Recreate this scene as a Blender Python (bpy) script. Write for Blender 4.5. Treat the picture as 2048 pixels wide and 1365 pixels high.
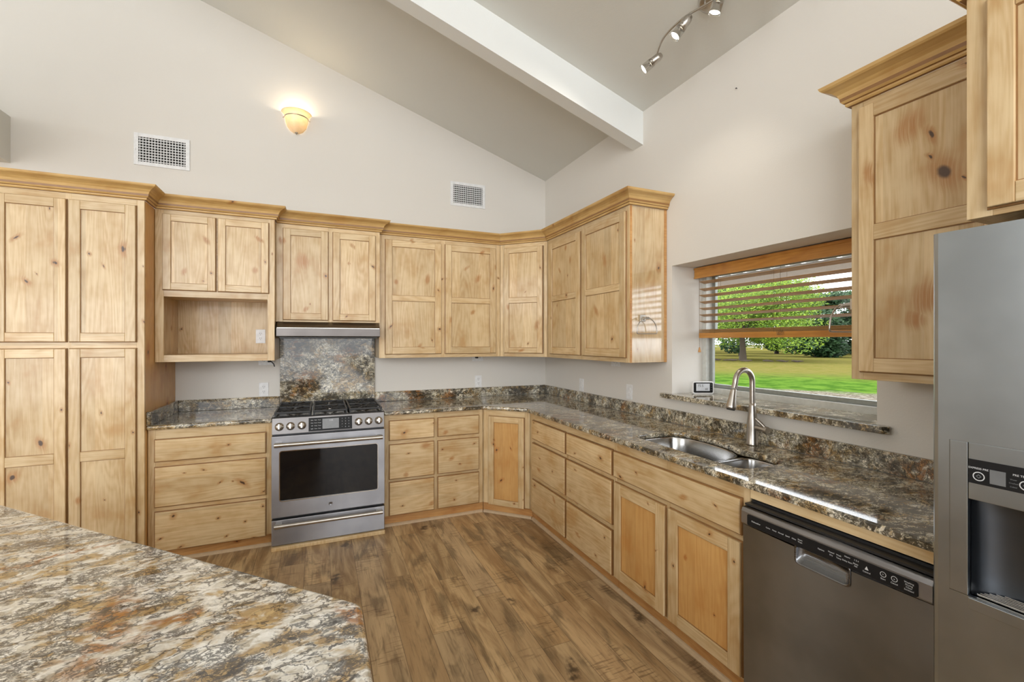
import bpy, bmesh, math, random
from mathutils import Vector, Matrix, noise as mnoise
R = math.radians
for o in list(bpy.data.objects): bpy.data.objects.remove(o)
S = bpy.context.scene
COL = S.collection

# ------------------------------------------------------------ camera
cd = bpy.data.cameras.new('camera'); cam = bpy.data.objects.new('camera', cd); COL.objects.link(cam)
cam.location = (-2.1862, -4.2216, 1.4636); cam.rotation_euler = (R(90), 0, -0.4038)
cd.sensor_width = 36; cd.lens = 896.1626 / 2048 * 36; cd.clip_start = .05; cd.clip_end = 1000
S.camera = cam
# ------------------------------------------------------------ view
S.view_settings.view_transform = 'Standard'; S.view_settings.look = 'None'
S.view_settings.exposure = -0.12; S.view_settings.gamma = 1; S.view_settings.use_curve_mapping = False
# ------------------------------------------------------------ world
W = bpy.data.worlds.new('sky'); S.world = W; W.use_nodes = True
wb = W.node_tree.nodes['Background']; wb.inputs[0].default_value = (.92, .96, 1, 1); wb.inputs[1].default_value = 4.0
# ------------------------------------------------------------ sun and added fill lamps at invented openings out of view
def light(name, kind, loc, rot, energy, color=(1, 1, 1), **kw):
    d = bpy.data.lights.new(name, kind); d.energy = energy; d.color = color
    for k, v in kw.items(): setattr(d, k, v)
    o = bpy.data.objects.new(name, d); COL.objects.link(o); o.location = loc; o.rotation_euler = rot
    return o
light('sun', 'SUN', (20, 0, 20), (R(38), 0, R(205)), 2.2, (1, .95, .86), angle=R(1))
light('fill_panel_rear', 'AREA', (-3.4, -8.85, 2.85), (R(84), 0, 0), 82, (1, .988, .972), shape='RECTANGLE', size=4.4, size_y=1.3)  # unseen area lamp added to brighten the room from behind the camera
light('fill_panel_left', 'AREA', (-8.85, -3.6, 2.85), (R(84), 0, R(-90)), 50, (1, .988, .972), shape='RECTANGLE', size=3.2, size_y=1.2)  # added side fill, an area lamp out of view
light('fill_panel_low', 'AREA', (-6.8, -8.85, 1.3), (R(92), 0, R(-16)), 95, (1, .988, .972), shape='RECTANGLE', size=1.9, size_y=2.1)  # third area lamp, put in to lift the light low on the walls

# ------------------------------------------------------------ mesh helpers
class MB:
    def __init__(s): s.v = []; s.f = []; s.m = []; s.sm = []
    def add(s, vs, fs, mi=0, smooth=False, M=None):
        o = len(s.v)
        s.v += [tuple(M @ Vector(v)) if M else tuple(v) for v in vs]
        for f in fs: s.f.append([i + o for i in f]); s.m.append(mi); s.sm.append(smooth)
        return s
    def box(s, a, b, mi=0, M=None, ch=0.0):
        x0, x1 = sorted((a[0], b[0])); y0, y1 = sorted((a[1], b[1])); z0, z1 = sorted((a[2], b[2]))
        if ch <= 0:
            v = [(x0,y0,z0),(x1,y0,z0),(x1,y1,z0),(x0,y1,z0),(x0,y0,z1),(x1,y0,z1),(x1,y1,z1),(x0,y1,z1)]
            return s.add(v, [(0,3,2,1),(4,5,6,7),(0,1,5,4),(1,2,6,5),(2,3,7,6),(3,0,4,7)], mi, False, M)
        bm = bmesh.new(); bmesh.ops.create_cube(bm, size=1)
        for v in bm.verts: v.co = Vector(((x0+x1)/2 + v.co.x*(x1-x0), (y0+y1)/2 + v.co.y*(y1-y0), (z0+z1)/2 + v.co.z*(z1-z0)))
        bmesh.ops.bevel(bm, geom=list(bm.edges), offset=min(ch, .45*min(x1-x0, y1-y0, z1-z0)), segments=2, affect='EDGES', profile=.6)
        bm.verts.ensure_lookup_table(); bm.verts.index_update()
        s.add([v.co[:] for v in bm.verts], [[v.index for v in f.verts] for f in bm.faces], mi, False, M); bm.free()
        return s
    def slab(s, x0, x1, z0, z1, yb, yf, ch, mi=0, M=None):
        # board facing -y, front edge chamfered by ch
        c = ch
        v = [(x0,yb,z0),(x1,yb,z0),(x1,yb,z1),(x0,yb,z1),
             (x0,yf+c,z0),(x1,yf+c,z0),(x1,yf+c,z1),(x0,yf+c,z1),
             (x0+c*.35,yf+c*.3,z0+c*.35),(x1-c*.35,yf+c*.3,z0+c*.35),(x1-c*.35,yf+c*.3,z1-c*.35),(x0+c*.35,yf+c*.3,z1-c*.35),
             (x0+c,yf,z0+c),(x1-c,yf,z0+c),(x1-c,yf,z1-c),(x0+c,yf,z1-c)]
        f = [(0,3,2,1)]
        for k in (0, 4, 8):
            for i in range(4): j = (i+1) % 4; f.append((k+i, k+j, k+4+j, k+4+i))
        f.append((12,13,14,15))
        return s.add(v, f, mi, False, M)
    def prism(s, pts, z0, z1, mi=0, M=None, axis='z'):
        n = len(pts)
        ar = sum(pts[i][0]*pts[(i+1) % n][1]-pts[(i+1) % n][0]*pts[i][1] for i in range(n))
        if (ar < 0) != (axis == 'y'): pts = list(pts)[::-1]
        if z1 < z0: z0, z1 = z1, z0
        v = [(x, y, z0) for x, y in pts] + [(x, y, z1) for x, y in pts]
        if axis == 'y': v = [(a, c, b) for a, b, c in v]
        if axis == 'x': v = [(c, a, b) for a, b, c in v]
        f = [tuple(range(n))[::-1], tuple(range(n, 2*n))] + [(i, (i+1) % n, n+(i+1) % n, n+i) for i in range(n)]
        return s.add(v, f, mi, False, M)
    def tube(s, pts, r, n=10, mi=0, caps=True, M=None):
        P = [Vector(p) for p in pts]; rr = r if isinstance(r, (list, tuple)) else [r]*len(P)
        T = [((P[min(i+1, len(P)-1)] - P[max(i-1, 0)]).normalized()) for i in range(len(P))]
        up = Vector((0, 0, 1)) if abs(T[0].z) < .9 else Vector((1, 0, 0))
        a = T[0].cross(up).normalized(); v = []
        for p, t, q in zip(P, T, rr):
            a = (a - t*a.dot(t)).normalized(); b = t.cross(a)
            v += [p + (a*math.cos(k*2*math.pi/n) + b*math.sin(k*2*math.pi/n))*q for k in range(n)]
        f = [(i*n+k, i*n+(k+1) % n, (i+1)*n+(k+1) % n, (i+1)*n+k) for i in range(len(P)-1) for k in range(n)]
        s.add(v, f, mi, True, M)
        if caps:
            s.add(v[:n], [tuple(range(n))[::-1]], mi, False, M); s.add(v[-n:], [tuple(range(n))], mi, False, M)
        return s
    def lathe(s, prof, n=24, mi=0, M=None, a0=0, a1=2*math.pi):
        full = abs(a1-a0-2*math.pi) < 1e-6; m = n if full else n+1
        v = [(r*math.cos(a0+(a1-a0)*k/n), r*math.sin(a0+(a1-a0)*k/n), z) for r, z in prof for k in range(m)]
        f = []
        for i in range(len(prof)-1):
            for k in range(n): j = (k+1) % m; f.append((i*m+k, i*m+j, (i+1)*m+j, (i+1)*m+k))
        return s.add(v, f, mi, True, M)
    def cyl(s, a, b, r, n=16, mi=0): return s.tube([a, b], r, n, mi)
    def build(s, name, mats, parent=None, loc=None, bevel=0, seg=2, sub=0):
        me = bpy.data.meshes.new(name); me.from_pydata(s.v, [], s.f)
        for m in (mats if isinstance(mats, (list, tuple)) else [mats]): me.materials.append(m)
        me.polygons.foreach_set('material_index', s.m); me.polygons.foreach_set('use_smooth', s.sm)
        me.update(); o = bpy.data.objects.new(name, me); COL.objects.link(o)
        if parent: o.parent = parent
        if loc: o.location = loc
        if bevel:
            b = o.modifiers.new('bevel', 'BEVEL'); b.width = bevel; b.segments = seg; b.limit_method = 'ANGLE'; b.angle_limit = R(40)
        return o
def tag(o, label=None, cat=None, group=None, kind=None):
    if label: o['label'] = label
    if cat: o['category'] = cat
    if group: o['group'] = group
    if kind: o['kind'] = kind
    return o
def thing(name, label, cat, loc=(0, 0, 0), rz=0, group=None):
    o = bpy.data.objects.new(name, None); COL.objects.link(o); o.empty_display_size = .1
    o.location = loc; o.rotation_euler = (0, 0, rz)
    return tag(o, label, cat, group)
def boolcut(o, cutters):
    for c in cutters:
        m = o.modifiers.new('cut', 'BOOLEAN'); m.operation = 'DIFFERENCE'; m.object = c; m.solver = 'EXACT'
    bpy.context.view_layer.update()
    dg = bpy.context.evaluated_depsgraph_get()
    me = bpy.data.meshes.new_from_object(o.evaluated_get(dg)); o.modifiers.clear(); o.data = me
    for c in cutters: bpy.data.objects.remove(c)
def text(body, size, M, mat, parent, name='printed_text', align='CENTER'):
    c = bpy.data.curves.new(name, 'FONT'); c.body = body; c.size = size; c.align_x = align; c.align_y = 'CENTER'; c.extrude = .0002
    t = bpy.data.objects.new(name, c); COL.objects.link(t); bpy.context.view_layer.update()
    me = bpy.data.meshes.new_from_object(t.evaluated_get(bpy.context.evaluated_depsgraph_get()))
    bpy.data.objects.remove(t); me.materials.clear(); me.materials.append(mat); me.transform(M)
    o = bpy.data.objects.new(name, me); COL.objects.link(o); o.parent = parent
    return o
def rrect(x0, x1, y0, y1, r, n=6):
    p = []
    for cx, cy, a in ((x1-r, y1-r, 0), (x0+r, y1-r, 90), (x0+r, y0+r, 180), (x1-r, y0+r, 270)):
        for k in range(n+1): t = R(a + 90*k/n); p.append((cx + r*math.cos(t), cy + r*math.sin(t)))
    return p

# ------------------------------------------------------------ material helpers
class NT:
    def __init__(s, name):
        s.m = bpy.data.materials.new(name); s.m.use_nodes = True; s.t = s.m.node_tree; s.N = s.t.nodes; s.L = s.t.links
        s.b = s.N['Principled BSDF']
    def n(s, typ, ins=None, **kw):
        x = s.N.new(typ)
        for k, v in kw.items(): setattr(x, k, v)
        for k, v in (ins or {}).items(): s.put(x.inputs[k], v)
        return x
    def put(s, sock, v):
        if hasattr(v, 'is_linked') or isinstance(v, bpy.types.NodeSocket): s.L.new(v, sock)
        else:
            if isinstance(v, tuple) and len(v) == 3 and sock.type == 'RGBA': v = v + (1,)
            sock.default_value = v
    def math(s, op, a, b=0.0, c=None, clamp=False):
        x = s.n('ShaderNodeMath', operation=op, use_clamp=clamp); s.put(x.inputs[0], a); s.put(x.inputs[1], b)
        if c is not None: s.put(x.inputs[2], c)
        return x.outputs[0]
    def mix(s, f, a, b, mode='MIX'):
        x = s.n('ShaderNodeMix', data_type='RGBA', blend_type=mode); x.clamp_factor = True
        s.put(x.inputs[0], f); s.put(x.inputs[6], a); s.put(x.inputs[7], b); return x.outputs[2]
    def mr(s, v, a, b, c=0.0, d=1.0, smooth=True):
        x = s.n('ShaderNodeMapRange', interpolation_type='SMOOTHSTEP' if smooth else 'LINEAR')
        for i, q in enumerate((v, a, b, c, d)): s.put(x.inputs[i], q)
        return x.outputs[0]
    def xyz(s, x=0.0, y=0.0, z=0.0):
        c = s.n('ShaderNodeCombineXYZ'); s.put(c.inputs[0], x); s.put(c.inputs[1], y); s.put(c.inputs[2], z); return c.outputs[0]
    def noise(s, vec, scale, det=3.0, rough=.5, dist=0.0, out=0):
        x = s.n('ShaderNodeTexNoise'); s.put(x.inputs['Vector'], vec); x.inputs['Scale'].default_value = scale
        x.inputs['Detail'].default_value = det; x.inputs['Roughness'].default_value = rough; x.inputs['Distortion'].default_value = dist
        return x.outputs[out]
    def bump(s, h, strength, dist=.002):
        x = s.n('ShaderNodeBump'); s.put(x.inputs['Height'], h); x.inputs['Strength'].default_value = strength; x.inputs['Distance'].default_value = dist
        s.L.new(x.outputs[0], s.b.inputs['Normal'])
    def coord(s, out='Object'): return s.n('ShaderNodeTexCoord').outputs[out]
    def sep(s, v):
        x = s.n('ShaderNodeSeparateXYZ'); s.put(x.inputs[0], v); return x.outputs
    def base(s, c, rough=.5, metal=0.0, **kw):
        s.put(s.b.inputs['Base Color'], c); s.put(s.b.inputs['Roughness'], rough); s.put(s.b.inputs['Metallic'], metal)
        for k, v in kw.items(): s.put(s.b.inputs[k], v)
        return s
def srgb(r, g, b):
    f = lambda c: (c/255/12.92) if c/255 <= .04045 else ((c/255+.055)/1.055)**2.4
    return (f(r), f(g), f(b))
def plain(name, col, rough=.5, metal=0.0, **kw):
    m = NT(name); c = m.coord(); v = m.noise(c, 40, 2); f = m.mr(v, .3, .7, .94, 1.04)
    x = m.n('ShaderNodeVectorMath', {0: tuple(col[:3])}, operation='SCALE'); m.put(x.inputs['Scale'], f)
    m.base(x.outputs[0], rough, metal, **kw); return m.m

def wood(name, horiz, light_c, mid_c, tone=.16, board=.088, knots=True, coat=.28, own=None, cior=1.5):
    m = NT(name); x, y, z = m.sep(m.coord())
    rnd = m.n('ShaderNodeObjectInfo').outputs['Random']
    h = m.math('ADD', x, y)
    u = m.math('ADD', h, m.math('MULTIPLY', rnd, 37.0)); v = m.math('ADD', z, m.math('MULTIPLY', rnd, 53.0))
    ac, al = (v, u) if horiz else (u, v)
    bid = m.math('FLOOR', m.math('DIVIDE', ac, board))
    wn = m.n('ShaderNodeTexWhiteNoise', noise_dimensions='2D'); m.put(wn.inputs['Vector'], m.xyz(bid, rnd))
    nz = m.noise(m.xyz(h, z), 30, 2, out=1)
    off = m.n('ShaderNodeVectorMath', {0: nz, 1: (.5, .5, .5)}, operation='SUBTRACT').outputs[0]
    off = m.n('ShaderNodeVectorMath', {0: off}, operation='SCALE'); off.inputs['Scale'].default_value = .012
    if own:       # knots where this cabinet has them: (along the front, height, radius, amber)
        pk = m.n('ShaderNodeVectorMath', {0: m.xyz(h, z), 1: off.outputs[0]}, operation='ADD').outputs[0]
        pk2 = m.n('ShaderNodeVectorMath', {0: pk, 1: (0, 0, 1)}, operation='MULTIPLY_ADD')
        flat = m.n('ShaderNodeVectorMath', {0: pk, 1: (1, 1, 0)}, operation='MULTIPLY').outputs[0]
        rr = random.Random(int(own[0][0]*1000)+len(own)); dc = 9.0; da = 9.0
        for (kx, kz, kr, am) in own:
            mp = m.n('ShaderNodeMapping', {'Vector': flat}, vector_type='TEXTURE')
            el = rr.uniform(1.0, 1.7); an = rr.uniform(-.9, .9) + (1.57 if not horiz else 0)
            mp.inputs['Location'].default_value = (kx, kz, 0); mp.inputs['Rotation'].default_value = (0, 0, an)
            sc = kr*(1.3 if am else 1.0); mp.inputs['Scale'].default_value = (sc*el, sc/el, 1)
            d = m.n('ShaderNodeVectorMath', {0: mp.outputs[0]}, operation='LENGTH').outputs['Value']
            if am: da = m.math('MINIMUM', da, d)
            else: dc = m.math('MINIMUM', dc, d)
        core = m.mr(dc, 1.15, .55) if not isinstance(dc, float) else 0.0
        h1 = m.mr(dc, 3.8, .8, 0, .85) if not isinstance(dc, float) else 0.0
        h2 = m.mr(da, 2.6, .5, 0, 1.0) if not isinstance(da, float) else 0.0
        halo = m.math('MAXIMUM', h1, h2)
    else:
        pw = m.n('ShaderNodeVectorMath', {0: m.xyz(ac, m.math('MULTIPLY', al, .6)), 1: off.outputs[0]}, operation='ADD').outputs[0]
        vo = m.n('ShaderNodeTexVoronoi', voronoi_dimensions='2D', feature='F1'); m.put(vo.inputs['Vector'], pw); vo.inputs['Scale'].default_value = 4.6
        d = vo.outputs['Distance']; cr, cg, cb = m.sep(vo.outputs['Color'])
        keep = m.mr(cr, .52, .50) if knots else 0.0
        siz = m.math('MULTIPLY_ADD', m.math('MULTIPLY', cg, cg), .06, .012)
        core = m.math('MULTIPLY', m.mr(d, m.math('MULTIPLY', siz, 1.15), m.math('MULTIPLY', siz, .5)), keep)
        halo = m.math('MULTIPLY', m.mr(d, m.math('MULTIPLY', siz, 4.6), m.math('MULTIPLY', siz, .8)), keep)
    bend = m.math('MULTIPLY', halo, .009)
    acb = m.math('ADD', ac, bend)
    fig = m.noise(m.xyz(m.math('MULTIPLY', acb, 6.0), m.math('MULTIPLY', al, .7), wn.outputs['Value']), 1.4, 1, .4, .25)
    rings = m.math('PINGPONG', m.math('MULTIPLY', fig, 13.0), .5)
    fine = m.noise(m.xyz(m.math('MULTIPLY', acb, 130), m.math('MULTIPLY', al, 5)), 1.0, 3, .6)
    blot = m.noise(m.xyz(ac, m.math('MULTIPLY', al, .7)), 6, 3, .6)
    g = m.math('ADD', m.math('MULTIPLY', rings, .30), m.math('MULTIPLY', fine, .5))
    g = m.math('ADD', g, m.math('MULTIPLY', blot, .75))
    col = m.mix(m.mr(g, .45, 1.0), light_c, mid_c)
    tn = m.math('ADD', m.math('MULTIPLY', wn.outputs['Value'], tone), m.math('MULTIPLY', rnd, .10))
    tn = m.math('SUBTRACT', 1.05, tn)
    sc = m.n('ShaderNodeVectorMath', {0: col}, operation='SCALE'); m.put(sc.inputs['Scale'], tn)
    amber = tuple(c*k for c, k in zip(mid_c, (.95, .77, .54)))
    col = m.mix(m.mr(blot, .56, .74, 0, .32), sc.outputs[0], amber)
    brown = tuple(c*k for c, k in zip(mid_c, (.78, .56, .36)))
    col = m.mix(m.math('MULTIPLY', halo, m.mr(fine, .3, .6, .45, .95)), col, brown)
    col = m.mix(m.math('MULTIPLY', core, .92), col, srgb(58, 36, 24))
    m.base(col, m.mr(fine, .3, .7, .36, .46))
    m.b.inputs['Coat Weight'].default_value = coat; m.b.inputs['Coat Roughness'].default_value = .10; m.b.inputs['Coat IOR'].default_value = cior
    m.bump(fine, .06, .001)
    return m.m
# knots of each cabinet front: (position along the front, height, radius, amber only)
KN = {
 'pantry': [(0.132, 2.07, 0.009, 0), (0.302, 1.933, 0.009, 0), (0.279, 2.256, 0.0055, 0), (0.176, 1.816, 0.009, 0), (0.221, 1.863, 0.0035, 0), (0.627, 2.04, 0.014, 0), (0.463, 1.999, 0.0055, 0), (0.532, 1.928, 0.0055, 0), (0.743, 1.586, 0.0055, 0), (0.738, 1.941, 0.0035, 0), (0.239, 0.856, 0.014, 0), (0.115, 0.667, 0.014, 0), (0.098, 1.222, 0.0055, 0), (0.329, 1.049, 0.0055, 0), (0.363, 0.83, 0.0055, 0), (0.52, 1.019, 0.0055, 0), (0.672, 0.887, 0.0055, 0), (0.697, 1.112, 0.0055, 0), (0.715, 0.371, 0.0055, 0), (0.537, 0.478, 0.0035, 0), (0.407, 0.493, 0.009, 1)],
 'niche': [(0.281, 2.171, 0.009, 1), (0.307, 1.942, 0.0055, 0), (0.266, 1.88, 0.0035, 0), (0.154, 1.943, 0.009, 1), (0.605, 2.207, 0.009, 1), (0.64, 2.042, 0.0055, 0), (0.582, 1.977, 0.009, 1), (0.704, 2.109, 0.0035, 0), (0.319, 1.56, 0.009, 1), (0.504, 1.555, 0.0055, 0), (0.464, 1.394, 0.0055, 0)],
 'hood': [(0.173, 2.083, 0.022, 1), (0.355, 2.198, 0.0055, 0), (0.33, 1.976, 0.009, 0), (0.194, 1.709, 0.009, 1), (0.537, 2.229, 0.009, 1), (0.511, 2.087, 0.0055, 1), (0.687, 2.074, 0.009, 0), (0.484, 1.661, 0.0055, 0), (0.226, 1.753, 0.0035, 0), (0.032, 2.233, 0.009, 1)],
 'mid': [(0.129, 1.967, 0.009, 1), (0.757, 2.126, 0.009, 1), (0.482, 1.91, 0.0055, 0), (0.544, 2.015, 0.0055, 0), (1.002, 1.952, 0.009, 0), (1.028, 2.143, 0.009, 1), (1.078, 2.053, 0.0055, 0), (0.076, 1.588, 0.009, 0), (0.496, 1.567, 0.009, 0), (0.814, 1.725, 0.009, 1), (0.438, 1.47, 0.0055, 0), (0.329, 1.418, 0.009, 1), (0.862, 2.032, 0.014, 1), (0.397, 2.003, 0.014, 1), (0.595, 1.653, 0.009, 1), (0.891, 2.277, 0.009, 1), (0.268, 2.327, 0.009, 1)],
 'diag': [(0.246, 1.914, 0.0035, 0), (0.068, 1.777, 0.009, 1), (0.357, 1.611, 0.014, 1), (0.271, 1.439, 0.0055, 0), (0.202, 1.379, 0.009, 1), (0.381, 2.125, 0.0055, 0)],
 'right': [(0.335, 2.236, 0.009, 1), (0.407, 2.12, 0.009, 1), (0.233, 2.06, 0.009, 1), (0.367, 2.0, 0.0055, 0), (0.352, 1.841, 0.009, 0), (0.778, 1.687, 0.014, 1), (0.977, 1.476, 0.009, 0), (1.044, 2.219, 0.0055, 0), (1.179, 1.662, 0.0055, 0), (0.189, 1.766, 0.0055, 0), (0.089, 1.664, 0.0055, 0), (0.885, 2.045, 0.014, 1)],
 'W': [(0.175, 2.2, 0.022, 1), (0.237, 2.15, 0.009, 0), (0.272, 2.013, 0.022, 0), (0.319, 1.981, 0.0055, 0), (0.236, 2.077, 0.0055, 0), (0.051, 2.076, 0.014, 1), (0.325, 2.336, 0.009, 0), (0.222, 1.608, 0.022, 1), (0.197, 1.536, 0.014, 1)],
 'dl': [(0.432, 0.751, 0.0055, 0), (0.289, 0.596, 0.0055, 0), (0.18, 0.588, 0.0035, 0), (0.514, 0.48, 0.014, 0), (0.383, 0.5, 0.0055, 0), (0.458, 0.498, 0.0035, 0), (0.645, 0.404, 0.0055, 0), (0.121, 0.309, 0.009, 0), (0.639, 0.3, 0.0055, 0), (0.532, 0.208, 0.0055, 0), (0.371, 0.257, 0.0055, 0), (0.42, 0.127, 0.0055, 0), (0.587, 0.088, 0.0055, 0), (0.161, 0.099, 0.0055, 0), (0.051, 0.171, 0.0055, 0)],
 'dm': [(0.137, 0.74, 0.009, 0), (0.373, 0.798, 0.0055, 0), (0.468, 0.714, 0.009, 1), (0.169, 0.572, 0.0055, 0), (0.308, 0.622, 0.014, 1), (0.518, 0.492, 0.009, 1), (0.717, 0.601, 0.0055, 0), (0.123, 0.163, 0.0055, 0), (0.56, 0.31, 0.0055, 0), (0.149, 0.404, 0.009, 1), (0.544, 0.151, 0.0055, 0), (0.591, 0.443, 0.0055, 0), (0.353, 0.15, 0.009, 1), (0.443, 0.577, 0.0055, 0)],
 'db': [(0.088, 0.595, 0.009, 0), (0.12, 0.548, 0.009, 0), (0.247, 0.572, 0.0055, 0), (0.161, 0.297, 0.009, 0), (0.349, 0.429, 0.0035, 0), (0.353, 0.163, 0.0035, 0), (0.274, 0.12, 0.0055, 0), (0.092, 0.633, 0.0055, 0)],
 'dr': [(0.158, 0.753, 0.0055, 0), (0.71, 0.715, 0.0055, 0), (1.009, 0.757, 0.009, 0), (0.193, 0.558, 0.0055, 0), (0.176, 0.465, 0.009, 1), (0.398, 0.512, 0.0055, 0), (0.716, 0.607, 0.0055, 0), (0.716, 0.386, 0.009, 1), (0.104, 0.323, 0.009, 0), (0.421, 0.311, 0.009, 1), (0.748, 0.188, 0.009, 1), (1.051, 0.293, 0.0055, 0), (0.955, 0.146, 0.0055, 0), (0.65, 0.45, 0.0035, 0), (0.086, 0.816, 0.0055, 0)],
 'sk': [(0.057, 0.698, 0.009, 0), (0.194, 0.757, 0.0055, 0), (0.719, 0.756, 0.0055, 0), (0.535, 0.734, 0.009, 1), (0.264, 0.172, 0.009, 0), (0.547, 0.455, 0.0055, 1), (0.814, 0.559, 0.0055, 0), (0.689, 0.623, 0.0055, 0), (0.291, 0.625, 0.0035, 0), (0.469, 0.386, 0.0055, 0), (0.349, 0.405, 0.0035, 0), (0.612, 0.09, 0.0055, 0), (0.714, 0.279, 0.0035, 0)],
}

def kset(key):
    """the wood of one cabinet: vertical, horizontal and amber boards with its own knots"""
    global KV, KH, KO
    KV = wood('knotty_wood_vertical_'+key, False, LW, MW, own=KN[key]); KH = wood('knotty_wood_horizontal_'+key, True, LW, MW, own=KN[key])
    KO = wood('amber_wood_'+key, False, srgb(214, 168, 104), srgb(196, 144, 80), tone=.12, own=KN[key])
LW, MW = srgb(224, 199, 156), srgb(192, 156, 104)
WV = wood('knotty_wood_vertical', False, LW, MW)
WH = wood('knotty_wood_horizontal', True, LW, MW)
WR = wood('wood_plain_rail', True, srgb(234, 210, 166), srgb(208, 174, 122), tone=.06, board=.5, knots=False)
WS = wood('wood_plain_stile', False, srgb(234, 210, 166), srgb(208, 174, 122), tone=.06, board=.5)
WO = wood('amber_wood_panel', False, srgb(222, 172, 100), srgb(200, 142, 72), tone=.12)
WC = wood('crown_wood', True, srgb(214, 178, 116), srgb(186, 146, 86), tone=.05, board=.5)
WK = wood('toe_kick_wood', True, srgb(206, 158, 98), srgb(178, 124, 70), tone=.1)
GLZ = plain('brown_glaze', srgb(146, 106, 62), .4)

def granite(name='granite', scale=1.0, darkness=0.0, rustlevel=0.0, stains=(), pale=0.0):
    m = NT(name); c = m.coord()
    mp = m.n('ShaderNodeMapping', {'Vector': c}); mp.inputs['Rotation'].default_value = (.25, .2, R(28)); mp.inputs['Scale'].default_value = (.95*scale, 1.45*scale, 1.3*scale)
    p = mp.outputs[0]
    w = m.noise(p, 6, 3, .6, out=1)
    o = m.n('ShaderNodeVectorMath', {0: w, 1: (.5, .5, .5)}, operation='SUBTRACT').outputs[0]
    o = m.n('ShaderNodeVectorMath', {0: o}, operation='SCALE'); o.inputs['Scale'].default_value = .12
    q = m.n('ShaderNodeVectorMath', {0: p, 1: o.outputs[0]}, operation='ADD').outputs[0]
    v2 = m.n('ShaderNodeTexVoronoi', feature='F1'); m.put(v2.inputs['Vector'], q); v2.inputs['Scale'].default_value = 55; cr, cg, cb = m.sep(v2.outputs['Color'])
    cl = m.noise(q, 5.5, 3, .6)      # where dark minerals gather
    md = m.noise(p, 2.4, 3, .6)      # rust bands
    gd = m.noise(q, 9, 4, .65)       # gold stain
    wj = m.noise(p, 38, 3, .65, out=1)
    oj = m.n('ShaderNodeVectorMath', {0: wj, 1: (.5, .5, .5)}, operation='SUBTRACT').outputs[0]
    oj = m.n('ShaderNodeVectorMath', {0: oj}, operation='SCALE'); oj.inputs['Scale'].default_value = .045
    qj = m.n('ShaderNodeVectorMath', {0: q, 1: oj.outputs[0]}, operation='ADD').outputs[0]
    def net(sc, w, mask):
        v = m.n('ShaderNodeTexVoronoi', feature='DISTANCE_TO_EDGE'); m.put(v.inputs['Vector'], qj); v.inputs['Scale'].default_value = sc
        return m.math('MULTIPLY', m.mr(v.outputs['Distance'], w*.35, w, 1, 0), mask)
    cream = m.mix(cr, srgb(208, 196, 164), srgb(242, 236, 220)); cream = m.mix(pale, cream, m.mix(cr, srgb(214, 211, 204), srgb(246, 245, 242)))
    cream = m.mix(m.mr(m.noise(q, 26, 3, .6), .52, .62, 0, .8), cream, srgb(176, 164, 142))
    gold = m.mix(cb, srgb(150, 118, 66), srgb(196, 166, 112))
    col = m.mix(m.mr(gd, .49-rustlevel, .60-rustlevel, 0, .9), cream, gold)
    rust = m.mix(m.noise(q, 40, 2), srgb(120, 70, 24), srgb(188, 124, 48))
    col = m.mix(m.math('MULTIPLY', m.mr(md, .58, .66, 0, .9), m.mr(m.noise(q, 18, 3, .6), .38, .55, .25, 1)), col, rust)
    if stains:      # rust coloured veins where this slab has them: (x, y, z, half length, half width, angle)
        jn = m.noise(c, 11, 3, .6, out=1)
        js = m.n('ShaderNodeVectorMath', {0: jn, 1: (.5, .5, .5)}, operation='SUBTRACT').outputs[0]
        js = m.n('ShaderNodeVectorMath', {0: js}, operation='SCALE'); js.inputs['Scale'].default_value = .16
        cj = m.n('ShaderNodeVectorMath', {0: c, 1: js.outputs[0]}, operation='ADD').outputs[0]; dd_ = 9.0
        for (sx, sy, sz, la, lb, an) in stains:
            mp2 = m.n('ShaderNodeMapping', {'Vector': cj}, vector_type='TEXTURE'); mp2.inputs['Location'].default_value = (sx, sy, sz)
            mp2.inputs['Rotation'].default_value = (0, 0, R(an)); mp2.inputs['Scale'].default_value = (la, lb, .12)
            dd_ = m.math('MINIMUM', dd_, m.n('ShaderNodeVectorMath', {0: mp2.outputs[0]}, operation='LENGTH').outputs['Value'])
        col = m.mix(m.math('MULTIPLY', m.mr(dd_, 1.25, .5, 0, .88), m.mr(m.noise(q, 24, 3, .6), .40, .55, .15, 1)), col, rust)
    mk = m.mr(m.noise(q, 16, 3, .6), .42-darkness, .54-darkness)
    n1 = net(28, .10, m.math('MULTIPLY', mk, .85)); n2 = net(70, .17, m.mr(m.noise(q, 11, 3, .6), .46-darkness, .58-darkness, .10, .85))
    sp = m.mr(m.math('ADD', m.noise(qj, 34, 4, .7), m.math('MULTIPLY', cl, .8)), .98-darkness, 1.07-darkness)
    dk = m.math('MAXIMUM', m.math('MAXIMUM', n1, n2), sp)
    dark = m.mix(cg, srgb(24, 24, 23), srgb(78, 70, 56))
    dark = m.mix(pale, dark, m.mix(cg, srgb(30, 31, 34), srgb(84, 84, 88)))
    col = m.mix(m.math('MULTIPLY', dk, .94), col, dark)
    m.base(col, .07); m.b.inputs['Specular IOR Level'].default_value = .5
    m.b.inputs['Coat Weight'].default_value = .3; m.b.inputs['Coat Roughness'].default_value = .03
    return m.m
GRAN = granite(scale=1.0, darkness=.08, pale=0.0, stains=((-.20, -2.81, .914, .20, .018, -8), (-.585, -3.34, .90, .10, .02, 100), (-.36, -3.08, .914, .12, .015, 95), (-.50, -2.52, .90, .05, .02, 80), (-.01, -2.83, .97, .07, .05, 90), (-.01, -3.30, .95, .20, .05, 90), (-1.05, -.02, .93, .07, .05, 0), (-2.30, -.02, 1.12, .10, .05, 0), (-2.37, -.02, 1.38, .05, .05, 0)))

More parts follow.
